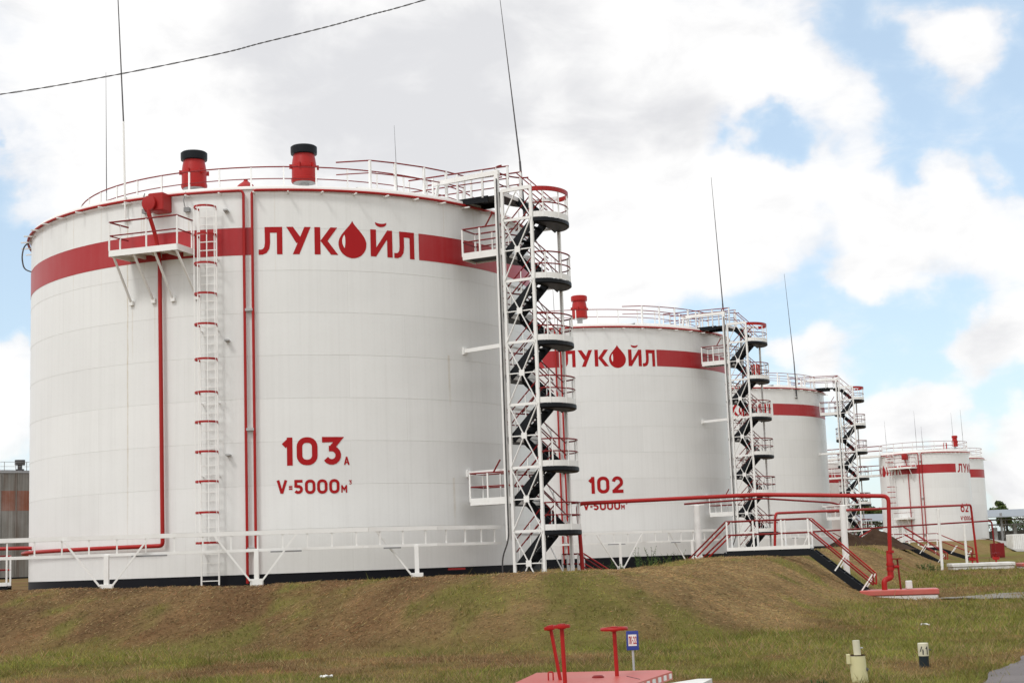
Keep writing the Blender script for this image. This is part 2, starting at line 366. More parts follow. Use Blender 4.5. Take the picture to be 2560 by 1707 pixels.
# glyph: width, [(points, closed)] at unit height, stroke width w
def G(w): 
    h = w/2
    return {
    '1': (.34, [([(.34-h, 0), (.34-h, 1)], 0), ([(.03, .70), (.03+.22, .90)], 0)]),
    '0': (.74, [(rrect(h, h, .74-h, 1-h, .24), 1)]),
    '3': (.70, [([(.02, 1-h), (.66-h*.4, 1-h), (.36, .60)], 0), ([(.26, .60-h*.2), (.36, .60-h*.2)]+arc2(.36, .34, .34-h, .34-h, 75, -150, 10), 0)]),
    '2': (.70, [(arc2(.35, 1-h-.26, .35-h, .26, 170, -25, 10)+[(.12, h*1.2)], 0), ([(.02, h), (.70, h)], 0)]),
    '5': (.68, [([(.64, 1-h), (.06, 1-h)], 0), ([(.06+h, 1), (.06+h, .52)], 0), ([(.06, .58)]+arc2(.33, .33, .33-h, .33-h*1.2, 100, -150, 10), 0)]),
    '6': (.70, [(rrect(h, h, .70-h, .62, .24), 1), ([(h, .4), (h+.03, .62), (.28, .85), (.42, 1-h*.3)], 0)]),
    '4': (.66, [([(.36, 1), (.05, .36), (.66, .36)], 0), ([(.52, .66), (.52, 0)], 0)]),
    'V': (.74, [([(h, 1), (.37, .04)], 0), ([(.37, .04), (.74-h*.7, 1)], 0)]),
    '=': (.42, [([(0, .30), (.42, .30)], 0), ([(0, .56), (.42, .56)], 0)]),
    'М': (.80, [([(h, 0), (h, 1)], 0), ([(h, .95), (.40, .40), (.80-h, .95)], 0), ([(.80-h, 0), (.80-h, 1)], 0)]),
    'А': (.72, [([(h, 0), (.36, 1)], 0), ([(.36, 1), (.72-h, 0)], 0), ([(.15, .3), (.57, .3)], 0)]),
    'П': (.62, [([(h, 0), (h, 1-h)], 0), ([(0, 1-h), (.62, 1-h)], 0), ([(.62-h, 0), (.62-h, 1-h)], 0)]),
    'К': (.62, [([(h, 0), (h, 1)], 0), ([(h, .5), (.56, 1)], 0), ([(h+.1, .52), (.58, 0)], 0)]),
    '-': (.34, [([(0, .48), (.34, .48)], 0)]),
    'Л': (.62, [([(.62-h, 0), (.62-h, 1)], 0), ([(.14, 1-h), (.62, 1-h)], 0), ([(.2, 1-h), (.2, .35), (.12, h), (0, h)], 0)]),
    'У': (.64, [([(.03, 1), (.34, .45)], 0), ([(.62, 1), (.2, 0)], 0)]),
    ' ': (.2, [])}
def text(mb, s, x, y, hgt, mp, w=.19, gap=.13, wid=1.0):
    g = G(w); k = 0
    for ch in s:
        cw, st = g[ch]
        for pts, cl in st:
            strip(mb, [(x+px*hgt*wid, y+py*hgt) for px, py in pts], w*hgt, mp, bool(cl), .18, .0012*(k % 7)); k += 1
        x += (cw*wid+gap)*hgt
    return x
K = .18268   # metres of arc per degree on the big tanks: the wordmark was measured there
def wordmark(mb, hi, s0, z0, mp):
    """red painted wordmark; s0 = arc of its left end, z0 = foot of the letters; a white glint goes to hi"""
    X = lambda d: s0+(d-3.1)*K
    h = 1.015; q = lambda c, l: quad(mb, [(X(a), z0+b*h) for a, b in c], mp, l)
    for i, o in enumerate((0, 27.70)):
        q([(6.7+o, 0), (7.79+o, 0), (7.79+o, .79), (6.7+o, .79)], 0)
        q([(4.31+o, .79), (7.79+o, .79), (7.79+o, 1), (4.31+o, 1)], .0006)
        strip(mb, [(X(4.86+o), z0+.80*h), (X(4.86+o), z0+.42*h), (X(4.72+o), z0+.24*h), (X(4.3+o), z0+.13*h), (X(3.75+o), z0+.09*h), (X(3.1+o), z0+.09*h)], .19, mp, False, .15, .0018)
    q([(9.8, 0), (11.1, 0), (13.4, 1), (12.15, 1)], 0); q([(10.55, .40), (11.75, .52), (9.9, 1), (8.59, 1)], .002)
    q([(14.13, 0), (15.3, 0), (15.3, 1), (14.13, 1)], 0); q([(15.3, .50), (16.75, .50), (18.75, 1), (17.35, 1)], .0012); q([(17.4, 0), (18.85, 0), (16.75, .50), (15.3, .50)], .0012)
    q([(25.62, 0), (26.85, 0), (26.85, 1), (25.62, 1)], 0); q([(29.25, 0), (30.42, 0), (30.42, 1), (29.25, 1)], 0); q([(26.85, .02), (26.85, .34), (29.25, .98), (29.25, .66)], 0)
    cx = X(27.93); zb = z0+1.31*1.0
    br = arc2(cx, zb, .235, .125, 200, 340, 8)
    for i in range(8):
        wa, wb = .075+.055*sin(pi*i/8), .075+.055*sin(pi*(i+1)/8)
        (xa, ya), (xb, yb) = br[i], br[i+1]
        mb.grid(lambda u, v: mp((xa*(1-u)+xb*u)*1, (ya*(1-u)+yb*u)+(v-.5)*((wa*(1-u)+wb*u)), 0), 1, 1)
    c = X(21.84); zc = z0+.43; n = 30
    def hw(z):
        if z < zc: return math.sqrt(max(0, .53**2-((z-zc)*.985)**2))
        t = (z-zc)/.875; return .53*max(0, cos(pi/2*min(1, t)))**1.42
    z_a, z_b = zc-.538, zc+.875
    zz = [z_a+(z_b-z_a)*(.5-.5*cos(pi*i/n)) for i in range(n+1)]
    for i in range(n):
        a, b = zz[i], zz[i+1]
        mb.grid(lambda u, v: mp(c+(2*u-1)*(hw(a)*(1-v)+hw(b)*v), a*(1-v)+b*v, 0), 6, 1)
    m = 10
    for i in range(m):
        def pt(t): 
            an = rad(140+75*t); return c+.405*cos(an)+.03*t, zc+.06+.40*sin(an)
        (xa, ya), (xb, yb) = pt(i/m), pt((i+1)/m); wa, wb = .115*sin(pi*(i+.15)/m)**.8 if i else .01, .115*max(0, sin(pi*min(1, (i+1.15)/m)))**.8
        hi.grid(lambda u, v: mp((xa*(1-u)+xb*u)+v*(wa*(1-u)+wb*u), ya*(1-u)+yb*u, .006), 1, 1)

# ------------------------------------------------------------------ terrain
E1 = (.951, -.309); E2 = (.309, .951)
def sst(x, a, b):
    t = np.clip((x-a)/(b-a), 0, 1); return t*t*(3-2*t)
def vnoise(x, y, seed=0):
    xi, yi = np.floor(x).astype(np.int64), np.floor(y).astype(np.int64); fx, fy = x-xi, y-yi
    fx = fx*fx*(3-2*fx); fy = fy*fy*(3-2*fy)
    def hsh(a, b):
        h = (a*374761393+b*668265263+seed*974711) & 0xffffffff
        h = ((h ^ (h >> 13))*1274126177) & 0xffffffff
        return ((h ^ (h >> 16)) & 0xffff)/65535.
    return (hsh(xi, yi)*(1-fx)+hsh(xi+1, yi)*fx)*(1-fy)+(hsh(xi, yi+1)*(1-fx)+hsh(xi+1, yi+1)*fx)*fy
def fbm(x, y, seed=0, o=4):
    s = 0; a = .5; t = 0
    for i in range(o):
        s = s+a*vnoise(x*2**i+17.3*i, y*2**i+9.1*i, seed+i); t += a; a *= .55
    return s/t
def ground_level(X, Y):
    return -1.6+np.clip(.0068*(Y-50), 0, 1.0)
def dike_d(X, Y):
    u = X*E1[0]+Y*E1[1]; v = X*E2[0]+Y*E2[1]
    toe_u = -5.2+4.8*sst(v, 150, 178)
    toe_v = 28.3+np.clip(.17*(-4.4-u), 0, 7)
    du, dv = toe_u-u, v-toe_v
    r = 7.
    a, b = np.minimum(du, r)-r, np.minimum(dv, r)-r       # rounded corner
    d = r-np.hypot(a, b)
    d = np.where((du > r) & (dv > r), np.minimum(du, dv), d)
    return d, u, v
def height(X, Y):
    X = np.asarray(X, float); Y = np.asarray(Y, float)
    g0 = ground_level(X, Y)
    d, u, v = dike_d(X, Y)
    d = d+(fbm(X*.16, Y*.16, 3, 3)-.5)*1.0
    front = np.interp(u, [-45, -29, -24, -20, -16, -12], [-.20, -.19, -.22, -.26, -.21, -.16])
    flank = np.interp(v, [28, 36, 41, 46, 51, 57, 63, 75], [-.14, -.18, -.23, -.17, -.03, -.05, .0, .05])
    w = sst(u, -14.5, -11)
    crest = front*(1-w)+flank*w+.0055*np.clip(Y-58, 0, 140)
    inner = np.interp(u, [-26, -16], [-.58, -1.15])+.0062*(Y-57)
    rise = sst(d/(4.9-1.0*w), -.12, 1)
    h = g0+(crest-g0)*rise
    h = np.where(d > 5.4, crest+(inner-crest)*sst(d, 5.4, 8.6), h)
    h = h-.20*np.exp(-((X-14.4)/1.6)**2-((Y-54.6)/1.5)**2)
    h = h+(fbm(X*.55, Y*.55, 11, 4)-.5)*.14+(fbm(X*2.3, Y*2.3, 21, 3)-.5)*.06
    return h
def hz(x, y): return float(height(np.array([x]), np.array([y]))[0])
def ground_colour(X, Y):
    d, u, v = dike_d(X, Y)
    on = sst(d, -.8, 1.2)                 # 1 on the bank
    face = sst(u, -15, -8.5)              # 1 on the flank that runs away to the right
    p = fbm(X*.30, Y*.22, 31, 5); p2 = fbm(X*.9, Y*.6, 41, 4); p3 = fbm(X*.12, Y*.1, 51, 3)
    green = (1-on)*np.clip(sst(p+.45*(p2-.5), .34, .62)*.95, 0, 1) + on*np.clip(sst(p*.7+p2*.5, .66, .79)*.85, 0, 1)
    green = np.clip(green+(1-on)*.16*sst(X, -2, 6), 0, 1)
    dry = np.array([.182, .102, .050]); tan = np.array([.310, .215, .100]); grn = np.array([.178, .178, .044]); brn = np.array([.108, .064, .034])
    m = np.clip(sst(p3*.5+p2*.6, .42, .70)*.5+on*face*.75+(1-on)*.25, 0, 1)[:, None]
    c = dry*(1-m)+tan*m
    k = (sst(fbm(X*.5, Y*.4, 61, 4), .52, .74)*(.35+.4*on*(1-face)))[:, None]
    c = c*(1-k)+brn*k
    g = green[:, None]
    tone = (.70+.62*fbm(X*1.1, Y*.8, 151, 4))[:, None]
    return (c*(1-g)+grn*g)*tone, green
def axis_pts(a, b, step, far, grow=1.22):
    mid = list(np.arange(a, b+1e-6, step)); s = step; lo = []; x = a
    while x > far[0]: s *= grow; x -= s; lo.append(x)
    s = step; hi = []; x = mid[-1]
    while x < far[1]: s *= grow; x += s; hi.append(x)
    return np.array(lo[::-1]+mid+hi)
xs = axis_pts(-24, 34, .28, (-1500, 1500)); ys = np.concatenate([axis_pts(14, 66, .28, (-60, 66), 1.4)[:-1], axis_pts(66, 130, .7, (66, 2600), 1.16)[1:]])
ys = np.unique(np.round(ys, 4))
GX, GY = np.meshgrid(xs, ys); fx, fy = GX.ravel(), GY.ravel(); fz = height(fx, fy)
nx, ny = len(xs), len(ys)
gme = bpy.data.meshes.new('ground')
gv = np.stack([fx, fy, fz], 1)
ii = (np.arange(ny-1)[:, None]*nx+np.arange(nx-1)[None, :]).ravel()
gf = np.stack([ii, ii+1, ii+nx+1, ii+nx], 1)
gme.from_pydata(gv.tolist(), [], gf.tolist()); gme.update()
gme.polygons.foreach_set('use_smooth', [True]*len(gme.polygons))
gc, _ = ground_colour(fx, fy)
ca = gme.color_attributes.new('col', 'FLOAT_COLOR', 'POINT')
ca.data.foreach_set('color', np.concatenate([gc, np.ones((len(gc), 1))], 1).astype(np.float32).ravel())
gme.materials.append(MAT['ground'])
gob = bpy.data.objects.new('ground', gme); COL.objects.link(gob); tag(gob, kind='structure', label='grassy ground and earth bank around the tanks')

# road edge at the lower right and the gravel lay-by beyond it
def road_edge(y): return 5.88+.40*(y-20)+.012*max(0, y-20)**2*(y < 30)+(1.2+.0*(y))*(y >= 30)+.06*sin(y*1.7+1)+.03*sin(y*4.1)
rp = [(road_edge(y), y) for y in np.arange(12, 140, .25)]
mb = MB()
for i in range(len(rp)-1):
    for j in range(10):
        a, b = j/10*5.5, (j+1)/10*5.5
        q = [(rp[i][0]+a, rp[i][1]), (rp[i][0]+b, rp[i][1]), (rp[i+1][0]+b, rp[i+1][1]), (rp[i+1][0]+a, rp[i+1][1])]
        mb.add([(x, y, 0) for x, y in q], [(0, 1, 2, 3)])
vv = np.array(mb.v); zz = height(vv[:, 0], vv[:, 1]); zs = ground_level(vv[:, 0], vv[:, 1])
mb.v = [(x, y, max(z, w)+.03) for (x, y, _), z, w in zip(mb.v, zz, zs)]
tag(mb.build('road', 'asphalt', smooth=True), 'worn grey asphalt road at the lower right corner', kind='structure')
def patch(name, cx, cy_, rx, ry, rot, mat, lift, label):
    mb = MB(); n = 40; vs = [(cx, cy_)]
    for rr in (.5, 1):
        for i in range(n):
            a = 2*pi*i/n; k = rr*(1+.14*sin(3*a+cx)+.08*sin(7*a)); x, y = rx*k*cos(a), ry*k*sin(a)
            vs.append((cx+x*cos(rot)-y*sin(rot), cy_+x*sin(rot)+y*cos(rot)))
    fs = [(0, 1+i, 1+(i+1) % n) for i in range(n)]+[(1+i, 1+n+i, 1+n+(i+1) % n, 1+(i+1) % n) for i in range(n)]
    mb.add([(x, y, hz(x, y)+lift) for x, y in vs], fs)
    return tag(mb.build(name, mat), label, kind='structure')
patch('path', 16.2, 51.5, 2.4, 2.6, .3, 'gravel', .05, 'pale gravel path beside the nearer valve pad')
patch('path', 33.5, 96, 3.0, 3.5, .3, 'gravel', .05, 'pale gravel path beside the farther valve pad')
patch('pavement', 66, 172, 14, 20, 0, 'concrete', .09, 'concrete apron in front of the canopy')

# grass: short blades, thicker near the camera
N = 620000
th = rng.uniform(-.36, .36, N)*1.0; tt = rng.uniform(0, 1, N)
rr = 17.5*(115/17.5)**(tt**1.15)
bx, by = rr*np.sin(th), rr*np.cos(th)
dd, uu, vv2 = dike_d(bx, by)
bc, grn = ground_colour(bx, by)
road_x = 5.88+.40*(by-20)+np.where(by < 30, .012*np.clip(by-20, 0, None)**2, 1.2)
keep = (dd < 8.6) & (bx < road_x+.15*rng.normal(size=N)) & (rng.uniform(size=N) < .55+.45*fbm(bx*.7, by*.7, 71, 3))
keep &= ~((np.abs(bx-.9) < 1.35) & (by > 17.5) & (by < 20.9) & (by < 21.2))
keep &= ~((bx > 12.0) & (bx < 15.0) & (by > 54.2) & (by < 57.4))
bx, by, bc, grn, rr, dd, uu = (a[keep] for a in (bx, by, bc, grn, rr, dd, uu)); n = len(bx)
bz = height(bx, by)
on = sst(dd, -.5, 1.5)
k = np.clip(rr/24, .8, 3.2)
bank = on*(1-.75*grn)                       # dry strands lying on the slope
lawn = (rng.gamma(2.2, .012, n)+.012)*(.70+.6*grn)*np.sqrt(k)*(1+1.3*sst(fbm(bx*2.2, by*1.8, 161, 3), .60, .72))
straw_len = rng.uniform(.03, .13, n)*np.sqrt(k)
Hb = np.where(rng.uniform(size=n) < bank, straw_len, lawn)
flat = np.where(Hb == straw_len, 1., 0.)
wd = rng.uniform(.004, .009, n)*k*(1-.25*flat)
an = rng.uniform(0, 2*pi, n); la = rng.uniform(0, 2*pi, n)
lean = np.where(flat > 0, rng.uniform(.85, 1.0, n), rng.uniform(.4, 1.6, n))
fs_ = sst(uu, -15, -8.5)
bias = flat*(.15+.5*fs_)
lx = np.cos(la)*(1-bias)+bias*.85; ly = np.sin(la)*(1-bias)-bias*.35
tipx, tipy = bx+lx*lean*Hb, by+ly*lean*Hb
zt_ = height(tipx, tipy)
an = np.where(flat > 0, la+pi/2, an)
px_, py_ = np.cos(an)*wd, np.sin(an)*wd
vtx = np.empty((n, 3, 3)); z_b = np.where(flat > 0, bz+.008, bz-.012)
vtx[:, 0] = np.stack([bx-px_, by-py_, z_b], 1); vtx[:, 1] = np.stack([bx+px_, by+py_, z_b+.012*flat], 1)
vtx[:, 2] = np.stack([tipx, tipy, np.where(flat > 0, zt_+.01+Hb*rng.uniform(.05, .4, n), bz+Hb)], 1)
br = (np.where(flat > 0, rng.uniform(.35, 1.55, n), rng.uniform(.6, 1.6, n))*(.55+.9*fbm(bx*1.5, by*1.1, 141, 4)))[:, None]
straw = np.array([.38, .275, .14])
patchy = fbm(bx*.8, by*.5, 131, 3)
sk = (rng.uniform(size=n) < (.10+.24*on*(1-grn)+.30*(1-on)*sst(patchy, .45, .62)))[:, None]
hue = 1+rng.normal(size=(n, 3))*np.array([.09, .06, .05])
bcol = np.clip(np.where(sk, straw*np.clip(br, .5, 1.15), bc*1.12*br)*hue, .006, .6)
me = bpy.data.meshes.new('grass')
me.vertices.add(3*n); me.vertices.foreach_set('co', vtx.ravel().astype(np.float32))
me.loops.add(3*n); me.loops.foreach_set('vertex_index', np.arange(3*n, dtype=np.int32))
me.polygons.add(n); me.polygons.foreach_set('loop_start', np.arange(0, 3*n, 3, dtype=np.int32))
me.update(calc_edges=True)
ca = me.color_attributes.new('col', 'FLOAT_COLOR', 'POINT')
ca.data.foreach_set('color', np.concatenate([np.repeat(bcol, 3, 0), np.ones((3*n, 1))], 1).astype(np.float32).ravel())
me.materials.append(MAT['grass'])
go = bpy.data.objects.new('grass', me); COL.objects.link(go); tag(go, 'short mown grass, half dry, on the bank and the lawn', 'grass', kind='stuff')

# ------------------------------------------------------------------ storage tanks
def vent(parent, x, y, z0, cap_mat, sc=1.0, hs=1.0):
    L = lambda pr: [(r*sc, z*hs) for r, z in pr]
    mb = MB().lathe(L([(.0, .30), (.47, .30), (.50, .36), (.50, .46), (.475, .48), (.475, .86), (.505, .88), (.505, .95), (.475, .97), (.44, 1.22), (.40, 1.42), (.40, 1.44), (0, 1.44)]), (x, y, z0), 28)
    for i in range(6):
        a = i*pi/3+.3; mb.box((x+.52*sc*cos(a), y+.52*sc*sin(a), z0+.92*hs), (.10, .07, .17), a)
    o = mb.build('breather_vent', 'red', parent, True)
    MB().lathe(L([(.40, 1.40), (.50, 1.42), (.51, 1.50), (.51, 1.70), (.46, 1.74), (0, 1.77)]), (x, y, z0), 28).build('vent_cap', cap_mat, o, True)
    MB().lathe(L([(.17, -.1), (.17, .28), (.42, .285), (.42, .298)]), (x, y, z0), 20).build('vent_neck', 'galv', o, True)
    return o
def mushroom(parent, x, y, z0):
    return MB().lathe([(.12, -.1), (.12, .12), (.34, .14), (.36, .22), (.36, .30), (.28, .40), (.14, .50), (.08, .56), (.08, .62), (0, .63)], (x, y, z0), 20).build('hatch_vent', 'red', parent, True)
def shell_uv(R): 
    per = 2*pi*R
    return lambda co: (math.atan2(co.x, -co.y)*R, co.z, per)
def tank(name, label, base, R, H, courses, stripe_gaps, num=None, shell='shell', stripe='stripe', band=(-2.525, -1.51), rz=0, group='white oil storage tanks', skirt=.75, detail=True):
    t = empty(name, base, rz, label, 'storage tank', group)
    n = 192
    zs = [H*i/courses for i in range(courses+1)]
    MB().lathe([(R, z) for z in [-.02]+zs[1:]], (0, 0, 0), n).build('shell', shell, t, True, shell_uv(R))
    # plate laps: each course has a fine weld bead
    wb = MB()
    for z in zs[1:-1]:
        wb.lathe([(R-.004, z-.011), (R+.005, z-.004), (R+.005, z+.004), (R-.004, z+.011)], (0, 0, 0), n)
    wb.build('weld_seam', shell, t, True, shell_uv(R))
    MB().lathe([(R+.004, -skirt), (R+.004, -.005), (R+.02, -.004), (R+.02, .0), (R-.01, .004)], (0, 0, 0), n).build('base_ring', 'skirt', t, True)
    rh = .075*R
    MB().lathe([(R+.002, H-.10), (R+.07, H-.10), (R+.07, H-.02), (R+.05, H+.015), (R-.05, H+.03), (R*.82, H+rh*.36), (R*.5, H+rh*.75), (R*.2, H+rh*.97), (.01, H+rh)], (0, 0, 0), 128).build('roof', 'white', t, True)
    # painted stripe in the gaps between the wordmarks
    z0, z1 = H+band[0], H+band[1]; mb = MB()
    for a, b in stripe_gaps:
        nn = max(4, int(abs(b-a)/1.5))
        mb.grid(lambda u, v: cy(R+.007, a+(b-a)*u, z0+(z1-z0)*v), nn, 2)
    mb.build('red_stripe', stripe, t, True, shell_uv(R))
    return t
def on_shell(R): return lambda s, z, lift=0.: cy(R+.009+lift, math.degrees(s/R), z)
def railing_ring(t, r, z, a0, a1, n, hgt=1.02, toe=True, full=True, skip=(), m1='darkred', m2='white'):
    m = MB()
    for zz, rr in ((hgt, .026), (hgt*.55, .020)):
        pts = arcpts(r, a0, a1, z+zz, n*2)
        if full: m.tube(pts[:-1], rr, 6, True)
        else: m.tube(pts, rr, 6)
    ro = m.build('roof_railing', m1, t, True)
    if toe:
        MB().lathe([(r-.03, z-.06), (r+.03, z-.06), (r+.03, z+.16), (r-.03, z+.16), (r-.03, z-.06)], (0, 0, 0), 96, rad(a0-90), rad(a1-90)).build('toe_board', m2, ro)
    for i in range(n+(0 if full else 1)):
        a = a0+(a1-a0)*i/n
        if i in skip: continue
        MB().bar(cy(r, a, z-.1), cy(r, a, z+hgt-.02), .055, .055, cy(1, a+90, 0)).build('railing_post', m2, ro)
    return ro
def risers(t, R, a, H, zlow=-.3, left_end=-75, right_end=62, sep=.30):
    """two water pipes up the wall and round the rim"""
    r = R+.13; da = math.degrees(sep/2/R); zt = H-.16
    for sgn, end in ((-1, left_end), (1, right_end)):
        aa = a+sgn*da
        pts = [cy(r, aa, zlow), cy(r, aa, zt-.12), cy(r, aa+sgn*da*.4, zt-.02)]+[V(p) for p in arcpts(r, aa+sgn*da, end, zt, 40)]
        MB().tube(pts, .052, 8).build('cooling_pipe', 'red', t, True)
    for z in (.9, 5.1, 9.4):
        if z < H-1: MB().box(cy(R+.10, a, z), (sep*.9, .16, .09), rad(a)).build('pipe_bracket', 'galv', t)
    a_ = left_end+6
    while a_ < right_end:
        MB().bar(cy(R-.02, a_, zt-.09), cy(R+.42, a_, zt-.12), .05, .05).build('rim_bracket', 'white', t); a_ += 6.6
def ladder(t, R, a, z0, z1, hoops, w=.62):
    da = math.degrees(w/2/R); r = R+.26
    mb = MB()
    for s in (-1, 1): mb.bar(cy(r, a+s*da, z0), cy(r, a+s*da, z1), .055, .035, cy(1, a+90, 0))
    z = z0+.15
    while z < z1: mb.bar(cy(r, a-da, z), cy(r, a+da, z), .034, .034); z += .31
    z = z0+1.2
    while z < z1:
        for s in (-1, 1): mb.bar(cy(R, a+s*da, z), cy(r, a+s*da, z), .04, .04)
        z += 2.6
    lo = mb.build('ladder', 'white', t)
    nrm, tan = cy(1, a, 0), cy(1, a+90, 0); c = cy(r, a, 0); hr = .40
    def hp(k): return c+tan*(hr*sin(k))*1.02+nrm*(.12+.62*max(0., cos(k*.62))-.33)
    for z in hoops:
        pts = [c+tan*(-w/2)]+[c+tan*(hr*sin(rad(k)))+nrm*(.30+.40*cos(rad(k))) for k in range(-100, 101, 20)]+[c+tan*(w/2)]
        mb = MB(); pts = [p+V((0, 0, z)) for p in pts]
        for p, q in zip(pts[:-1], pts[1:]): mb.bar(p, q, .012, .075)
        mb.build('cage_hoop', 'red', lo)
    for k in (-70, -25, 25, 70):
        p = c+tan*(hr*sin(rad(k)))+nrm*(.29+.40*cos(rad(k)))
        MB().bar(p+V((0, 0, hoops[-1])), p+V((0, 0, hoops[0]+.04)), .035, .012).build('cage_strap', 'white', lo)
    return lo
def lightning_rod(t, x, y, z0, h, dx=0, dy=0, mat='rod', r=.045, white=.4):
    p0 = V((x, y, z0)); p1 = V((x+dx*.15, y+dy*.15, z0+h*white)); p2 = V((x+dx, y+dy, z0+h))
    o = MB().tube([p0, p1], .05, 8, radii=[r, r*.8]).build('lightning_rod', 'white' if mat == 'white' else mat, t, True)
    MB().tube([p1, p1.lerp(p2, .4), p2], .03, 6, radii=[r*.7, r*.5, r*.22]).build('rod_tip', 'rod', o, True)
    return o
BR, BH = 10.467, 13.947
T1, T2, T3 = (-9.615, 65.063, 0), (3.984, 102.348, .143), (18.281, 143.304, .484)
LOGO = 5.94
mp = on_shell(BR)
def small_writing(mb, x0, mp, y=2.78, h=.49):
    x = text(mb, 'V', x0, y, h, mp, .20); x = text(mb, '=', x-.0*h, y+.08, h*.62, mp, .19)
    x = text(mb, '5000', x, y-.02, h+.02, mp, .20, .12, .98)
    x = text(mb, 'М', x+.0, y, .27, mp, .2); text(mb, '3', x+.03, y+.29, .15, mp, .2)

t1 = tank('storage_tank', 'large white tank painted 103 with foam platform and caged ladder on its left', T1, BR, BH, 9, [(36.6, 362.1)], skirt=1.3, shell='shell_runs')
mb, hi = MB(), MB(); wordmark(mb, hi, 3.1*K, 11.425, mp); lo = mb.build('wordmark', 'letter', t1); hi.build('drop_glint', 'white', lo)
mb = MB(); x = text(mb, '103', 7.3*K, 3.78, 1.0, mp, .2, .145, 1.0); text(mb, 'А', x-.05, 3.77, .29, mp, .19); mb.build('tank_number', 'letter', t1)
mb = MB(); small_writing(mb, 6.0*K, mp); mb.build('volume_marking', 'letter', t1)
risers(t1, BR, 1.15, BH, -.3, -96, 75)
ladder(t1, BR, -6.6, -.32, 13.25, [13.12, 12.1, 11.05, 9.95, 8.85, 7.6, 6.42, 5.37, 4.32, 3.28, 2.2, 1.15])
railing_ring(t1, 8.55, BH+.22, -180, 180, 44)
vent(t1, -2.45, -7.1, BH+.55, 'black'); vent(t1, 1.85, -7.4, BH+.55, 'black'); mushroom(t1, -.42, -7.3, BH+.48)
for rx, ry, dx, h, w_ in ((cy(BR+.12, -25, 0).x, cy(BR+.12, -25, 0).y, -.5, 13.5, .28),):
    lightning_rod(t1, rx, ry, 13.05, h, dx, 0, 'white', .042, w_)
for z in (13.1, 13.7): MB().box(cy(BR+.06, -25, z), (.30, .14, .05), rad(-25)).build('rod_bracket', 'white', t1)
lightning_rod(t1, -10.1, 8.9, BH-.2, 11.2, -.05, 0, 'galv', .035, .45)
lightning_rod(t1, 4.4, 7.0, BH+.4, 6.8, -.1, 0, 'galv', .03, .45)
px3 = cy(BR+.1, 70, 0); lightning_rod(t1, px3.x+.38, px3.y, 13.9, 9.8, -.72, 0, 'rod', .055, .25)
# walkway on the roof edge next to the bridge
wr = MB()
wp = [cy(8.9, 21, 0), cy(9.95, 27, 0)]+[cy(9.95, a, 0) for a in (33, 40.5, 47, 53)]
def roofz(p): r = math.hypot(p.x, p.y); return BH+max(0, (BR-r))*.11
for hh, r_ in ((1.08, .028), (.6, .022)):
    wr.tube([V((p.x, p.y, roofz(p)+.12+hh)) for p in wp], r_, 6)
wro = wr.build('walkway_railing', 'darkred', t1, True)
for p in wp[1:]: MB().bar(V((p.x, p.y, roofz(p)-.1)), V((p.x, p.y, roofz(p)+1.2)), .10, .07, cy(1, 45, 0)).build('railing_post', 'white', wro)
mb = MB(); mb.lathe([(8.9, BH+.23), (9.98, BH+.20), (9.98, BH+.08), (8.9, BH+.1)], (0, 0, 0), 24, rad(24-90), rad(62-90)); mb.build('roof_walkway', 'white', t1)
# foam chamber, its pipe and the service platform
a = -16.7
fc = MB().box(cy(BR+.32, -16.3, 13.48), (.62, .66, .66), rad(-16.3), .03)
fc.lathe([(0, -.08), (.30, -.08), (.30, .08), (0, .08)], cy(BR+.35, -18.6, 13.45), 16, axis=(cos(rad(-16.3)), sin(rad(-16.3)), 0))
fc.lathe([(0, 0), (.27, 0), (.27, .1), (.1, .12), (0, .12)], cy(BR+.68, -17.4, 13.42), 16, axis=(sin(rad(-17)), -cos(rad(-17)), 0))
fco = fc.build('foam_chamber', 'red', t1, True)
pts = bend([cy(BR+.72, -17.5, 13.4), cy(BR+.72, -17.5, 13.05), cy(BR+.45, -16.9, 12.3), cy(BR+.2, -16.75, 11.4), cy(BR+.2, -16.3, 1.12)]+[V(p) for p in arcpts(BR+.22, -18, -88, 1.12, 30)], .3, 5)
MB().tube(pts, .075, 10).build('foam_pipe', 'red', t1, True)
def local_platform(t, P, zf, name='service_platform', feet=None):
    """P: wall-left, outer-left, outer-right, wall-right"""
    P = [V((p.x, p.y, 0)) for p in P]
    po = MB()
    n_ = 9
    mb = MB().prism([(p.x, p.y) for p in P], zf-.05, zf)
    for i in range(4):
        a, b = P[i], P[(i+1) % 4]; mb.bar(a+V((0, 0, zf-.10)), b+V((0, 0, zf-.10)), .05, .22)
    for i in range(1, 4):
        f = i/4; mb.bar(P[0].lerp(P[3], f)+V((0, 0, zf-.13)), P[1].lerp(P[2], f)+V((0, 0, zf-.13)), .05, .12)
    po = mb.build(name, 'white', t)
    rl = MB(); rp_ = [P[0].lerp(P[1], .12), P[1], P[2], P[2].lerp(P[3], .9)]
    for h_, r_ in ((1.05, .032), (.55, .026)): rl.tube([p+V((0, 0, zf+h_)) for p in rp_], r_, 6)
    rl.build('platform_rail', 'darkred', po, True)
    for p in (P[0].lerp(P[1], .5), P[1], P[1].lerp(P[2], .55), P[2], P[2].lerp(P[3], .85)):
        MB().bar(p+V((0, 0, zf)), p+V((0, 0, zf+1.03)), .055, .055, (1, 0, 0)).build('platform_post', 'white', po)
    return po
loc = lambda x, y: V((x-T1[0], y-T1[1], 0))
Pp = [loc(-13.9, 55.5), loc(-14.42, 54.45), loc(-11.78, 53.6), loc(-11.4, 54.72)]
po = local_platform(t1, Pp, 11.72)
for f, az in ((.05, -23.8), (.35, -18.6), (.66, -14.3), (.97, -9.25)):
    p = Pp[1].lerp(Pp[2], f); q = cy(BR+.05, az, 9.95)
    MB().bar(V((p.x, p.y, 11.6)), q, .07, .06).box(q, (.16, .12, .16), rad(az)).build('platform_brace', 'white', po)
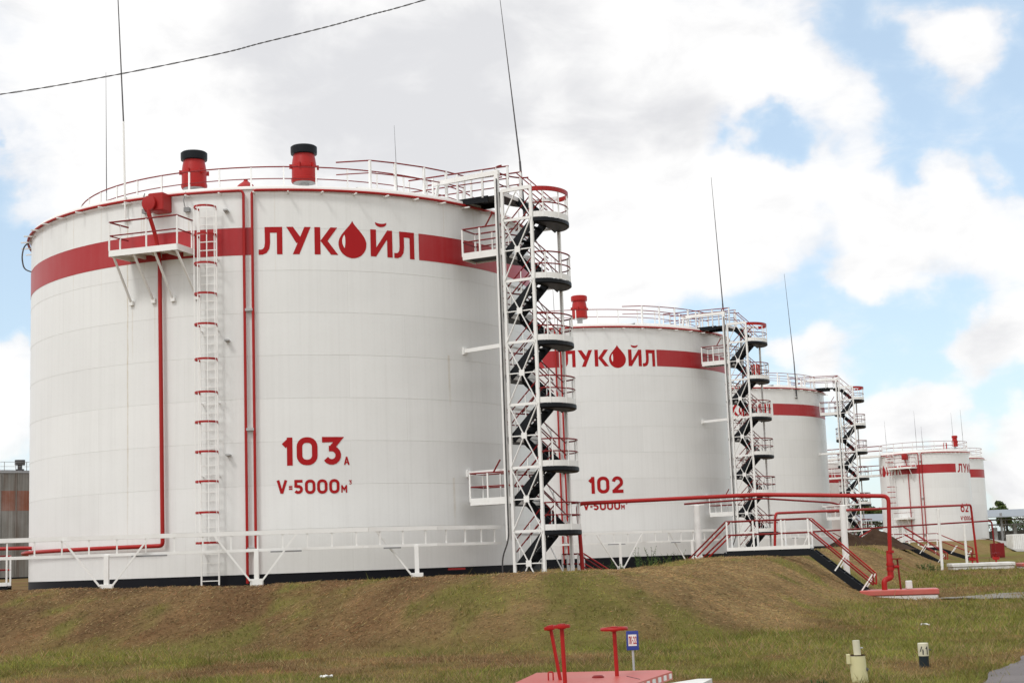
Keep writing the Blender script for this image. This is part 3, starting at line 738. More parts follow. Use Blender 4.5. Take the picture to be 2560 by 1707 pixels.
# small fittings on the wall, cable loop at the left rim
for az, z in ((-20.6, 13.55), (-11.4, 13.45)):
    mb = MB().tube([cy(BR+.05, az, z+.45), cy(BR+.16, az-.3, z+.1), cy(BR+.1, az, z-.25)], .018, 6); mb.box(cy(BR+.1, az+.3, z-.25), (.2, .16, .16), rad(az)); mb.build('earthing_clamp', 'grey', t1)
for z in (13.05, 8.3, 4.2): MB().bar(cy(BR, -3.1, z), cy(BR+.3, -3.1, z+.02), .16, .05).build('ladder_stay', 'galv', t1)
MB().tube(bend([cy(BR-.05, -70, 13.75), cy(BR+.28, -71, 13.6), cy(BR+.38, -71, 13.1), cy(BR+.28, -71, 12.6), cy(BR-.05, -70, 12.45)], .25), .03, 6).build('cable_loop', 'rod', t1, True)

t2 = tank('storage_tank', 'white tank painted 102 standing between two stair towers', T2, BR, BH, 9, [(27.3, 353.5)], skirt=1.8)
o2 = -8.9
mb, hi = MB(), MB(); wordmark(mb, hi, (3.1+o2)*K, 11.40, mp); lo = mb.build('wordmark', 'letter', t2); hi.build('drop_glint', 'white', lo)
mb = MB(); text(mb, '102', 1.6*K, 3.79, 1.0, mp, .2, .145, 1.0); mb.build('tank_number', 'letter', t2)
mb = MB(); small_writing(mb, -.6*K, mp, 2.82); mb.build('volume_marking', 'letter', t2)
risers(t2, BR, -6.7, BH, -.3, -90, 75)
railing_ring(t2, 8.55, BH+.22, -180, 180, 40)
vent(t2, .3, -7.4, BH+.55, 'red'); mushroom(t2, -3.4, -6.9, BH+.48)
px3 = cy(BR+.1, 68, 0); lightning_rod(t2, px3.x, px3.y, 12.4, 12.0, -.35, 0, 'rod', .06, .30)
lightning_rod(t2, -.8, 8.6, BH, 8.0, -.1, 0, 'galv', .035, .4); lightning_rod(t2, -1.6, 8.2, BH, 4.0, -.1, 0, 'galv', .03, .4)
def roof_walk(t, a0, a1):
    wr = MB(); wp = [cy(8.9, a0-5, 0)]+[cy(9.95, a0+(a1-a0)*i/5, 0) for i in range(6)]
    for hh, r_ in ((1.08, .028), (.6, .022)): wr.tube([V((p.x, p.y, roofz(p)+.12+hh)) for p in wp], r_, 6)
    o = wr.build('walkway_railing', 'darkred', t, True)
    for p in wp[1:]: MB().bar(V((p.x, p.y, roofz(p)-.1)), V((p.x, p.y, roofz(p)+1.2)), .10, .07, cy(1, 45, 0)).build('railing_post', 'white', o)
    MB().lathe([(8.9, BH+.23), (9.98, BH+.20), (9.98, BH+.08), (8.9, BH+.1)], (0, 0, 0), 24, rad(a0-93), rad(a1-88)).build('roof_walkway', 'white', t)
roof_walk(t2, 24, 60)

t3 = tank('storage_tank', 'third white tank, farthest of the big ones, with its stair tower standing clear', T3, BR, BH, 9, [(24.0, 350)], skirt=1.8)
o3 = -12.7
mb, hi = MB(), MB(); wordmark(mb, hi, (3.1+o3)*K, 11.40, mp); lo = mb.build('wordmark', 'letter', t3); hi.build('drop_glint', 'white', lo)
mb = MB(); small_writing(mb, -5.0*K, mp, 2.75); mb.build('volume_marking', 'letter', t3)
risers(t3, BR, -12, BH, -.3, -90, 80)
railing_ring(t3, 8.55, BH+.22, -180, 180, 36)
vent(t3, 4.3-.9, -7.0, BH+.5, 'red'); roof_walk(t3, 30, 66)
px3 = cy(BR+.1, 39, 0); lightning_rod(t3, px3.x, px3.y, 12.9, 11.2, -.45, 0, 'rod', .06, .30)
MB().box(cy(BR+.06, 39, 13.05), (.34, .14, .06), rad(39)).build('rod_bracket', 'white', t3)

# small tanks at the far right
SR, SH = 5.215, 10.446
ms = on_shell(SR); KS = K
t62 = tank('storage_tank', 'small white tank painted 62 with a ladder and hanging platform', (48.65, 184.2, .6), SR, SH, 7, [(-48.5, 28)], group='small white oil storage tanks')
for s0_ in (31./180*pi*SR, -50.5/180*pi*SR-LOGO):
    mb, hi = MB(), MB(); wordmark(mb, hi, s0_, SH-2.53, ms); lo = mb.build('wordmark', 'letter', t62); hi.build('drop_glint', 'white', lo)
mb = MB(); text(mb, '62', 2.82, 3.3, 1.0, ms, .18, .14); mb.build('tank_number', 'letter', t62)
mb = MB(); x = text(mb, 'V', 2.72, 2.35, .5, ms, .2); x = text(mb, '1000', x+.05, 2.35, .5, ms, .2); text(mb, 'М', x, 2.35, .3, ms, .2); mb.build('volume_marking', 'letter', t62)
risers(t62, SR, -19.5, SH, -.3, -85, 85, .34)
railing_ring(t62, SR-.12, SH+.03, -180, 180, 26, 1.1)
vent(t62, 3.35, -1.9, SH+.35, 'red', .66, .9)
MB().tube([(1.6, -3.4, SH+.3), (1.6, -3.4, SH+1.0), (1.9, -3.4, SH+1.0), (1.9, -3.4, SH+.3)], .07, 8).build('vent_loop', 'red', t62, True)
ladder(t62, SR, -58, .2, SH-.1, [SH-.4-.62*i for i in range(4)]+[SH-3.9-.62*i for i in range(5)], .8)
MB().box(cy(SR+.3, -37, SH-.55), (.6, .6, .6), rad(-37), .03).build('foam_chamber', 'red', t62)
MB().tube([cy(SR+.3, -37, SH-.8), cy(SR+.15, -35, SH-2.0), cy(SR+.15, -35, .5)], .05, 8).build('foam_pipe', 'red', t62, True)
for zf, a0, a1 in ((SH-1.72, -60, -24), (2.9, -56, -31)):
    P = [cy(SR+.02, a0, 0), cy(SR+1.1, a0+4, 0), cy(SR+1.1, a1-4, 0), cy(SR+.02, a1, 0)]
    po = local_platform(t62, P, zf)
    for f, az in ((.1, a0+5), (.5, (a0+a1)/2), (.9, a1-4)):
        p = P[1].lerp(P[2], f); MB().bar(V((p.x, p.y, zf-.1)), cy(SR+.03, az, zf-1.7), .06, .06).build('platform_brace', 'white', po)
for x, y, h in ((.2, 3.5, 5.5), (1.0, 3.7, 3.6), (5.1, .8, 5.2), (-3.4, 3.8, 4.4)): lightning_rod(t62, x, y, SH, h, -.05, 0, 'galv', .035, .4)
t61 = tank('storage_tank', 'white tank with red stripe half hidden behind tank 62', (53.9, 196, .3), SR, SH+.15, 7, [(-180, 180)], group='small white oil storage tanks', skirt=1.2)
railing_ring(t61, SR-.12, SH+.18, -180, 180, 24, 1.1); lightning_rod(t61, 2.2, 1.2, SH, 6.2, -.1, 0, 'galv', .035, .4)
risers(t61, SR, 10, SH+.15, -.3, -85, 85, .34)
t60 = tank('storage_tank', 'pinkish white small tank seen behind the third stair tower', (36.9, 197.5, .45), SR, SH, 7, [(-180, 180)], shell='shell_pink', group='small white oil storage tanks')
railing_ring(t60, SR-.12, SH+.03, -180, 180, 24, 1.1)
tO = tank('storage_tank', 'grey weathered tank with rusty orange stripe at the left edge', (-62.4, 180, .3), 12, 11.5, 6, [(-180, 180)], shell='shell_old', stripe='stripe_old', band=(-4.25, -2.05), group='far tanks')
railing_ring(tO, 11.8, 11.53, -180, 180, 60, 1.1, m1='grey', m2='grey')
for ch in tO.children:
    if ch.name.startswith('roof') and not ch.name.startswith('roof_r'): ch.data.materials[0] = MAT['grey']
mb = MB().box(cy(11.4, 39, 12.6), (1.1, .6, .6), .3, .05).box(cy(11.4, 39, 12.1), (.4, .4, .6)); mb.box(cy(11.4, 39, 11.75), (.8, .5, .25)); mb.build('roof_gauge', 'rod', tO)
mb = MB()
for a in range(-180, 180, 8): mb.bar(cy(12.06, a, .2), cy(12.06, a, 11.3), .09, .16)
mb.build('wall_rib', 'shell_old', tO, uv=shell_uv(12))

# ------------------------------------------------------------------ stair towers
LA, LB = 1.205, 2.315
def stair_tower():
    t = empty('stair_tower', (0, 0, 0), 0, None, 'stair tower', 'stair towers beside the big tanks')
    hx, hy = LA/2, LB/2; r = hy
    LV = [12.77-2.314*i for i in range(6)]                 # right-hand landings
    LL = [13.93-2.314*i for i in range(6)]                 # left-hand landings
    for x, y, zt in ((-hx, -hy, 13.95), (hx, -hy, 13.95), (hx, hy, 12.7), (-hx, hy, 13.9)):
        MB().box((x, y, (zt-1.2)/2), (.105, .105, zt+1.2)).build('corner_pole', 'white', t)
    MB().box((0, 0, -1.1), (LA+.5, LB+.5, 1.3)).build('footing', 'concrete', t)
    def landing(z, s, toe=True, top=False):
        n = 16; ex = .72 if s > 0 else .55
        poly = [(s*hx, -r)]+[(s*(hx+ex*r*cos(a)), r*sin(a)) for a in [(-pi/2+pi*i/n) for i in range(1, n)]]+[(s*hx, r)]
        if s < 0: poly = poly[::-1]
        c = [(s*hx + (x-s*hx)*.93, y*.95) for x, y in poly]
        mb = MB(); m_ = len(poly)
        rings = [[(x, y, z-.19) for x, y in c], [(x, y, z-.15) for x, y in poly], [(x, y, z-.02) for x, y in poly], [(x, y, z) for x, y in c]]
        vs = sum(rings, []); fs = [tuple(range(m_-1, -1, -1)), tuple(3*m_+i for i in range(m_))]
        for k in range(3):
            for i in range(m_): fs.append((k*m_+i, k*m_+(i+1) % m_, (k+1)*m_+(i+1) % m_, (k+1)*m_+i))
        mb.add(vs, fs)
        o = mb.build('landing', 'black', t)
        pr = lambda rr, zz, nn=18: [(s*(hx+ex*rr*cos(a)), rr*sin(a), zz) for a in [(-pi/2+pi*i/nn) for i in range(nn+1)]]
        if toe:
            a, b = pr(r-.03, z+.01), pr(r-.03, z+.22)
            mb = MB()
            for p0, p1 in zip(a[:-1], a[1:]): mb.bar(V(p0)+V((0, 0, .10)), V(p1)+V((0, 0, .10)), .012, .21)
            mb.build('toe_board', 'white', o)
        mb = MB()
        for h_, rr_ in ((1.0, .030), (.55, .026)):
            if top and h_ == 1.0: continue
            mb.tube(pr(r-.04, z+h_), rr_, 6)
        mb.build('landing_rail', 'darkred', o, True)
        if top:
            mb = MB(); q = pr(r-.03, z+1.08)
            for p0, p1 in zip(q[:-1], q[1:]): mb.bar(p0, p1, .05, .17)
            mb.build('top_ring', 'red', o)
        for k in (-60, -20, 20, 60):
            a = rad(k); x, y = s*(hx+ex*(r-.04)*cos(a)), (r-.04)*sin(a)
            MB().bar((x, y, z), (x, y, z+1.0), .045, .045, (1, 0, 0)).build('landing_post', 'white', o)
        mb = MB()                                            # beam under the flat side
        mb.bar((s*hx, -hy, z-.10), (s*hx, hy, z-.10), .08, .14); mb.build('landing_beam', 'white', o)
        return o
    for i, z in enumerate(LV): landing(z, 1, True, i == 0)
    for i, z in enumerate(LL): landing(z, -1, i != 0)
    def flight(zt, zb, near):
        """near: right (high) to left (low); else left (high) to right (low)"""
        y0, y1 = (-1.02, -.14) if near else (.14, 1.02)
        xa, xb = (hx, -hx) if near else (-hx, hx)
        mb = MB()
        for y in (y0, y1): mb.bar((xa, y, zt-.11), (xb, y, zb-.11), .05, .30, (0, 1, 0))
        n = 5
        for k in range(1, n):
            f = k/n; mb.box((xa+(xb-xa)*f, (y0+y1)/2, zt+(zb-zt)*f-.02), (.21, y1-y0-.04, .035))
        o = mb.build('stair_flight', 'black', t)
        for y in (y0, y1):
            m2 = MB()
            for h_ in (.95, .5): m2.tube([(xa, y, zt+h_), (xb, y, zb+h_)], .024, 6)
            m2.build('handrail', 'darkred', o, True)
            for f in (.12, .5, .88):
                x, z = xa+(xb-xa)*f, zt+(zb-zt)*f
                MB().bar((x, y, z-.05), (x, y, z+.95), .028, .028, (1, 0, 0)).build('handrail_post', 'white', o)
    for i in range(6):
        flight(LL[i], LV[i], False)
        flight(LV[i], LL[i+1] if i < 5 else -.05, True)
    # bracing on the two long faces
    for y, w in ((-hy, .055), (hy, .045)):
        for i in range(6):
            zt = LV[i]; zb = LV[i]-2.314
            for a, b in (((-hx, zt), (hx, zb)), ((hx, zt), (-hx, zb)))[:2 if y < 0 else 1]:
                MB().bar((a[0], y-(.05 if y < 0 else -.05), a[1]), (b[0], y-(.05 if y < 0 else -.05), b[1]), w, .03, (0, 0, 1) if False else None).build('diagonal_brace', 'white', t)
            if y < 0: MB().box((0, y-.075, (zt+zb)/2), (.22, .015, .22)).build('gusset_plate', 'white', t)
            for z in (zt, (zt+zb)/2):
                if y < 0 or z == zt: MB().bar((-hx+.06, y, z), (hx-.06, y, z), .06, .10 if z == zt else .04).build('cross_beam', 'white', t)
        zt = LV[0]+1.157
        for a in (-hx, hx): MB().bar((0, y-.05, zt-.1), (a, y-.05, LV[0]), w, .03).build('diagonal_brace', 'white', t)
        MB().bar((-hx, y-.002, zt), (hx, y-.002, zt), .09, .14).build('cross_beam', 'white', t)
    for s in (-1,):
        for i in range(6): MB().bar((-hx, hy-.06, LV[i]-.1), (-hx, -hy+.06, LV[i]-.1), .05, .07).build('cross_beam', 'white', t)
    # cable duct up the near left corner, turning over the bridge
    dx, dy = -hx-.20, -hy-.02
    mb = MB().bar((dx, dy, .9), (dx, dy, 14.72), .16, .13, (1, 0, 0))
    mb.bar((dx+.10, dy, 14.66), (dx-2.9, dy+.35, 14.72), .14, .18)
    mb.bar((dx-2.75, dy+.33, 14.65), (dx-2.9, dy+.4, 14.1), .10, .10)
    do = mb.build('cable_duct', 'white', t)
    MB().tube(bend([(dx+.06, dy-.13, 14.4), (dx+.06, dy-.13, .9), (dx-.25, dy-.1, .3), (dx-.25, dy-.1, -.9)], .3), .028, 6).build('cable', 'rod', do, True)
    # bridge to the roof
    x0, x1, w = -hx-.6, -hx-3.3, .55
    mb = MB().box(((x0+x1)/2, .1, 13.98), (x0-x1, 2*w, .05))
    bo = mb.build('bridge', 'black', t)
    for y in (-w+.1, w+.1):
        MB().box(((x0-.15+x1)/2, y, 13.92), (x0-x1-.6, .05, .24)).build('bridge_beam', 'black', bo)
        MB().box(((x1*2-1.5)/2, y, 14.0), (1.5, .05, .20)).build('bridge_kerb', 'white', bo)
        m2 = MB()
        for h_, rr_ in ((1.08, .030), (.6, .024)): m2.tube([(x0+.55, y, 13.98+h_), (x1-1.2, y, 14.05+h_)], rr_, 6)
        m2.build('bridge_rail', 'darkred', bo, True)
        for k in range(5):
            x = x0+.5+(x1-1.2-x0-.5)*k/4
            MB().bar((x, y, 13.98), (x, y, 15.06), .075, .06, (1, 0, 0)).build('bridge_post', 'white', bo)
    # side platforms to the tank wall at two levels
    for z in (LL[1], LL[5]):
        P = [(-hx-.05, -hy-.02), (-hx-1.75, -hy-.02), (-hx-1.75, -hy+1.0), (-hx-.05, -hy+1.0)]
        mb = MB().box((-hx-.92, -hy+.47, z-.03), (1.70, .94, .06))
        po = mb.build('side_platform', 'black', t)
        MB().box((-hx-.9, -hy-.02, z+.0), (1.7, .05, .26)).box((-hx-1.75, -hy+.48, z), (.05, .96, .26)).box((-hx-.9, -hy+.98, z), (1.6, .05, .22)).build('toe_board', 'white', po)
        m2 = MB()
        for h_, rr_ in ((1.05, .032), (.55, .028)): m2.tube([(*P[0], z+h_), (*P[1], z+h_), (*P[2], z+h_), (*P[3], z+h_)], rr_, 6)
        m2.tube([(-hx-.75, P[0][1], z+1.05), (-hx-.45, P[0][1], z+1.5)], .03, 6)
        m2.build('platform_rail', 'darkred', po, True)
        for x, y in (P[1], (P[1][0]+.75, P[1][1]), P[2], (P[2][0]+.75, P[2][1])):
            MB().bar((x, y, z), (x, y, z+1.04), .06, .06, (1, 0, 0)).build('platform_post', 'white', po)
    # stays to the shell
    for z in (8.11, 3.46):
        MB().bar((-hx, -hy+.05, z), (-hx-2.15, -hy+.58, z), .07, .15).box((-hx-2.15, -hy+.6, z), (.12, .22, .26), -.25).build('wall_stay', 'white', t)
    return t
TOW = (10.50, -7.77); TANG = rad(-27.34)
tw = stair_tower()
def place_tower(o, T, rot, label):
    c, s = cos(rad(rot)), sin(rad(rot))
    o.location = (T[0]+TOW[0]*c-TOW[1]*s, T[1]+TOW[0]*s+TOW[1]*c, T[2]); o.rotation_euler = (0, 0, TANG+rad(rot)); o['label'] = label
place_tower(tw, T1, 0, 'zigzag stair tower with black landings beside the tank numbered 103')
tb = copy_tree(tw); place_tower(tb, T2, -1, 'zigzag stair tower with black landings beside the tank numbered 102')
tc_ = copy_tree(tw); place_tower(tc_, T3, 9, 'farthest zigzag stair tower, standing against the sky right of the third tank')

# ------------------------------------------------------------------ cable racks in front of tanks 103 and 102
def rack(path, posts, zb, zt, base, label, skipposts=()):
    t = empty('cable_rack', base, 0, label, 'cable rack', 'white cable racks on posts')
    B = V(base); pts = [V((x, y, 0))-V((B.x, B.y, 0)) for x, y in path]
    for z, w, h in ((zt, .10, .14), (zb, .08, .10)):
        mb = MB()
        for p, q in zip(pts[:-1], pts[1:]): mb.bar(p+V((0, 0, z)), q+V((0, 0, z)), w, h)
        for p, q in zip(pts[:-1], pts[1:]):
            d = (q-p).normalized(); nrm = V((-d.y, d.x, 0))*.42
            mb.bar(p+nrm+V((0, 0, z)), q+nrm+V((0, 0, z)), w*.8, h)
        mb.build('rack_rail', 'white', t)
    tot = 0
    for p, q in zip(pts[:-1], pts[1:]):
        L = (q-p).length; n_ = max(2, int(L/.82)); d = (q-p).normalized(); nrm = V((-d.y, d.x, 0))*.42
        for k in range(n_):
            a = p.lerp(q, (k+.5)/n_)
            MB().bar(a+V((0, 0, zb)), a+V((0, 0, zt)), .05, .05, d).bar(a+V((0, 0, zb+.02)), a+nrm+V((0, 0, zb+.02)), .045, .045).bar(a+V((0, 0, zt)), a+nrm+V((0, 0, zt)), .045, .045).build('rack_rung', 'white', t)
        if k % 2 == 0: MB().bar(p.lerp(q, .2)-nrm*.25+V((0, 0, zb-.07)), p.lerp(q, .45)-nrm*.25+V((0, 0, zb-.07)), .03, .05).build('cable_tray', 'grey', t)
    for x, y, full in posts:
        c = V((x, y, 0))-V((B.x, B.y, 0)); d = V((1, .18, 0)).normalized(); zl = hz(x, y)-B.z; zg = max(zl, (-.38 if y < 60 else -.80)-B.z)
        po = MB().box((c.x, c.y, (zl-.2+zb)/2), (.15, .15, zb-zl+.2)).box((c.x, c.y, zg+.12), (.42, .20, .24)).build('rack_post', 'white', t)
        for s in ((-1, 1) if full else (-1,)):
            MB().bar(c+d*(s*.20)+V((0, -.085, zg+.18)), c+d*(s*1.38)+V((0, -.085, zt-.06)), .09, .06).build('rack_brace', 'white', po)
    return t
path1 = [(-24, 49.6), (-19, 50.6), (-13.9, 51.7), (-9.3, 52.6), (-5.2, 53.6), (-2.9, 54.7), (-1.6, 55.9), (-.65, 57.0)]
rack(path1, [(-18.9, 50.5, 1), (-13.75, 51.65, 1), (-8.9, 52.5, 1), (-3.6, 54.35, 0)], .82, 1.40, (-9.3, 52.6, 0), 'white cable rack on braced posts along the foot of the 103 tank')
dx, dy, dz = T2[0]-T1[0], T2[1]-T1[1], T2[2]
rack([(x+dx, y+dy) for x, y in path1[1:]], [(5.25+.6, 90.2, 1), (dx-13.4, dy+51.7, 1), (10.2, 91.7, 0)], .82, 1.40, (dx-9.3, dy+52.6, dz), 'white cable rack on braced posts along the foot of the 102 tank')
dx, dy, dz = T3[0]-T1[0], T3[1]-T1[1], T3[2]
rack([(x+dx, y+dy) for x, y in path1[3:]], [(dx-4.4, dy+53.9, 1)], .82, 1.40, (dx-9.3, dy+52.6, dz), 'white cable rack in front of the third big tank')

# ------------------------------------------------------------------ crossover stairs over the bank
def crossover(a, b, z, footL, footR, label, w=.85, mat='black', group='crossover stairs over the bank', hr=(1.08, .58), legs=(.08, .92)):
    A, Bp = V((a[0], a[1], 0)), V((b[0], b[1], 0)); d = (Bp-A).normalized(); nrm = V((d.y, -d.x, 0)); ang = math.atan2(d.y, d.x)   # nrm faces the camera
    t = empty('crossover_stairs', ((a[0]+b[0])/2, (a[1]+b[1])/2, z-.3), 0, label, 'footbridge', group); o = V(t.location)
    Q = lambda p: V(p)-o
    L = (Bp-A).length; mid = (A+Bp)/2
    dk = MB().box(Q(mid+V((0, 0, z-.02))), (L, w, .05), ang).build('deck', 'grey', t)
    for s in (-1, 1):
        MB().box(Q(mid+nrm*(s*w/2)+V((0, 0, z-.13))), (L+.04, .06, .26), ang).build('deck_beam', mat, dk)
        MB().box(Q(mid+nrm*(s*(w/2+.035))+V((0, 0, z+.06))), (L, .012, .13), ang).build('toe_board', 'white', dk)
    for P0, ft, sg in ((A, footL, -1), (Bp, footR, 1)):
        if ft is None: continue
        F = V((ft[0], ft[1], 0)); fz_ = ft[2]; e = (F-P0).normalized(); n2 = V((e.y, -e.x, 0))
        if n2.dot(nrm) < 0: n2 = -n2
        mb = MB()
        for s in (-1, 1): mb.bar(Q(P0+nrm*(s*w/2)+V((0, 0, z-.14))), Q(F+n2*(s*w/2)+V((0, 0, fz_-.05))), .05, .26, n2)
        k = 8
        for i in range(1, k):
            p = P0.lerp(F, i/k); mb.box(Q(p+V((0, 0, z+(fz_-z)*i/k-.06))), (.25, w-.06, .03), math.atan2(e.y, e.x))
        fo = mb.build('stair_flight', mat, t)
        for s in (-1, 1):
            m2 = MB()
            for h_ in hr:
                h2 = h_*.82; p0 = P0+nrm*(s*w/2)+V((0, 0, z+h_)); p1 = P0.lerp(F, 1.08)+n2*(s*w/2)+V((0, 0, z+(fz_-z)*1.08+h2)); m2.tube([p0-o, p1-o], .032, 6)
            p1a = P0.lerp(F, 1.08)+n2*(s*w/2)+V((0, 0, z+(fz_-z)*1.08+hr[0]*.82)); p1b = P0.lerp(F, 1.08)+n2*(s*w/2)+V((0, 0, z+(fz_-z)*1.08+hr[1]*.82)); m2.tube([Q(p1a), Q(p1b)], .03, 6)
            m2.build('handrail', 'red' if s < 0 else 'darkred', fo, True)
            for f in (.42, .86):
                p = P0.lerp(F, f)+n2*(s*w/2); zz_ = z+(fz_-z)*f
                MB().bar(Q(p+V((0, 0, zz_-.12))-e*.0), Q(p+V((0, 0, zz_+hr[0]*.45))+e*(hr[0]*.41)), .05, .05, n2).build('handrail_post', 'white', fo)
    for s in (-1, 1):
        m2 = MB()
        for h_ in hr: m2.tube([Q(A+nrm*(s*w/2)+V((0, 0, z+h_))), Q(Bp+nrm*(s*w/2)+V((0, 0, z+h_)))], .034, 6)
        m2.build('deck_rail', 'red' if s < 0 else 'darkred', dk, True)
        for f in (0.01, .33, .67, .99):
            p = A.lerp(Bp, f)+nrm*(s*w/2); MB().bar(Q(p+V((0, 0, z-.02))), Q(p+V((0, 0, z+hr[0]))), .06, .06, d).build('deck_post', 'white', dk)
    for f in legs:
        p = A.lerp(Bp, f); g_ = hz(p.x, p.y)
        for s in (-1, 1): MB().bar(Q(p+nrm*(s*w/2)+V((0, 0, g_-.4))), Q(p+nrm*(s*w/2)+V((0, 0, z-.26))), .07, .07, d).build('deck_leg', 'white', dk)
    return t
crossover((7.85, 58.1), (10.75, 57.1), .23, (6.15, 58.8, -1.25), (12.65, 56.4, -1.5), 'black footbridge stairs with red handrails over the bank, nearer the camera', legs=(.08,))
crossover((25.0, 109), (26.85, 108.3), .46, (23.5, 109.5, -.2), (29.2, 107.2, -1.15), 'smaller footbridge stairs over the bank in front of tank 62')
crossover((-21.2, 56.6), (-18.75, 57.0), -.10, None, None, 'white and red railed step platform at the left end of the cable rack')
crossover((31.5, 125.5), (33.6, 124.8), .05, (30.2, 126, -.2), (35.9, 123.9, -.95), 'red railed steps between tank 62 and the red cabinet')
crossover((26.6, 152), (30.0, 151), 1.0, (25.4, 152.4, .3), (31.4, 150.6, .3), 'low steps with white deck at the foot of the farthest stair tower', group='pipe steps')
crossover((1.75, 59.7), (2.35, 59.5), -.42, None, (3.5, 59.1, -1.1), 'red railed pipe steps at the foot of the nearest stair tower', .8, 'darkred', 'pipe steps', (.75, .38))

# ------------------------------------------------------------------ red fire water pipes
def pipe(name, pts, r, label, rb=.22, group=None, mat='red', flanges=()):
    pts = [V(p) for p in pts]; t = empty(name, pts[-1], 0, label, 'pipe', group); o = V(t.location)
    MB().tube([p-o for p in bend(pts, rb, 6)], r, 12).build('pipe_run', mat, t, True)
    for p, ax in flanges:
        MB().lathe([(0, -.045), (r*1.9, -.045), (r*1.9, .045), (0, .045)], V(p)-o, 16, axis=ax).build('pipe_flange', mat, t, True)
    return t
X1, Y1 = 13.42, 55.9
p1 = pipe('fire_water_pipe', [(2.38, 58.3, hz(2.4, 58.3)-.2), (2.25, 58.3, 2.20), (8.95, 57.6, 2.27), (X1-.02, Y1, 1.99), (X1-.14, Y1, -.9)], .075, 'long red overhead pipe dropping to the nearer valve pad',
     flanges=[((X1-.10, Y1, .0), (0, 0, 1)), ((X1-.13, Y1, -.45), (0, 0, 1)), ((X1-.13, Y1, -.62), (0, 0, 1))])
MB().lathe([(.0, 0), (.115, 0), (.115, .85), (.075, .95)], V((X1-.135, Y1, -.92))-V(p1.location), 14).build('pipe_sleeve', 'red', p1, True)
MB().tube([V(q)-V(p1.location) for q in bend([(X1-.13, Y1, -.85), (X1-.16, Y1-.05, -.92), (X1-.42, Y1-.15, -1.0), (X1-.42, Y1-.15, -1.5)], .18, 6)], .10, 12).build('drain_elbow', 'red', p1, True)
vs_ = MB().tube([(X1+.14-p1.location.x, Y1-p1.location.y, -.28-p1.location.z), (X1+.2-p1.location.x, Y1-p1.location.y, -1.4-p1.location.z)], .035, 8)
vs_.lathe([(0, -.02), (.17, -.02), (.17, .02), (0, .02)], V((X1+.14, Y1, -.26))-V(p1.location), 18).build('valve_handwheel', 'darkred', p1, True)
MB().tube([V((X1-.12, Y1, -.52))-V(p1.location), V((X1+.18, Y1, -.55))-V(p1.location)], .06, 8).build('valve_body', 'red', p1, True)
pipe('branch_pipe', [(6.3, 58.6, 2.05), (9.3, 58.9, 2.17), (12.1, 59.3, 1.92), (12.5, 59.35, 1.75)], .035, 'thin dark red pipe slung just below the overhead fire pipe', mat='darkred')
pipe('branch_pipe', [(12.3, 75, hz(12.3, 75)-.1), (12.45, 75, 1.98), (26.9, 92, 2.48), (27.05, 92, -1.2)], .065, 'red pipe running from the nearer footbridge to the farther valve pad')
pipe('branch_pipe', [(18.5, 98, 1.3), (30.5, 100, 1.62), (30.6, 100, -1.1)], .05, 'lower red pipe ending beside the red cabinet', mat='darkred')
pipe('branch_pipe', [(-27, 61, 1.35), (-19.2, 60.5, 1.32), (-18.6, 60.5, 1.25)], .07, 'red pipe end seen left of the tank numbered 103')
for (x, y, zt, lab) in ((6.85, 59.3, 2.12, 'white pole holding the overhead red pipe left of the near footbridge'), (12.35, 58.9, 1.90, 'white pole holding the overhead red pipe right of the near footbridge'),
                        (25.1, 92.6, 2.42, 'slim white pole holding the red pipe in front of tank 62'), (28.6, 99.6, 1.52, 'slim white pole under the lower red pipe right of tank 62')):
    g_ = hz(x, y); t = empty('pipe_support', (x, y, g_), 0, lab, 'post', 'white posts carrying red pipes')
    r_ = .125 if y < 70 else .085
    MB().lathe([(r_, -.3), (r_, zt-g_-.12), (0, zt-g_-.12)], (0, 0, 0), 14).build('post', 'white', t, True)
    MB().box((0, 0, zt-g_-.10), (.55 if y < 70 else .3, .12, .04)).build('saddle', 'white', t)

# ------------------------------------------------------------------ valve pads
def pad(x, y, L, Wd, rot, ztop, zbot, label, red=True, lip=None):
    t = empty('valve_pad', (x, y, zbot), rot, label, 'concrete pad', 'valve pads with painted rims')
    h = ztop-zbot
    MB().box((0, 0, (h-.2)/2-.15), (L*.97, Wd*.95, h-.2+.3), 0, .03).build('pad_base', 'whitewash', t)
    MB().box((0, 0, h-.10), (L, Wd, .20), 0, .03).build('pad_cover', 'slabred' if red else 'whitewash', t)
    return t
pad(13.55, 56.0, 2.75, 1.6, rad(-12), -1.34, -1.78, 'red topped concrete pad under the red riser pipe')
pad(27.3, 92.3, 3.6, 2.4, rad(-8), -.93, -1.5, 'white concrete pad under the farther red riser pipe', False)
pad(30.3, 91.0, 2.2, 2.2, rad(-8), -1.02, -1.55, 'low red topped pad beside the far white pad')
mb = MB().box((0, 0, .16), (.22, .16, .3), 0, .02); b_ = mb.build('marker_block', 'whitewash'); b_.location = (13.8, 55.45, -1.345); tag(b_, 'small white block on the nearer red pad', 'block')
def small_valve(x, y, z, label):
    t = empty('gate_valve', (x, y, z), 0, label, 'valve'); MB().tube([(0, 0, 0), (0, 0, .55)], .05, 8).box((0, 0, .25), (.4, .16, .2), 0, .03).build('body', 'red', t, True)
    MB().lathe([(0, .5), (.26, .5), (.28, .55), (0, .56)], (0, 0, 0), 16).build('handwheel', 'darkred', t, True)
small_valve(28.15, 92, -.94, 'red gate valve on the far white pad'); small_valve(26.6, 91.5, -.94, 'short red valve stub at the left of the far white pad')

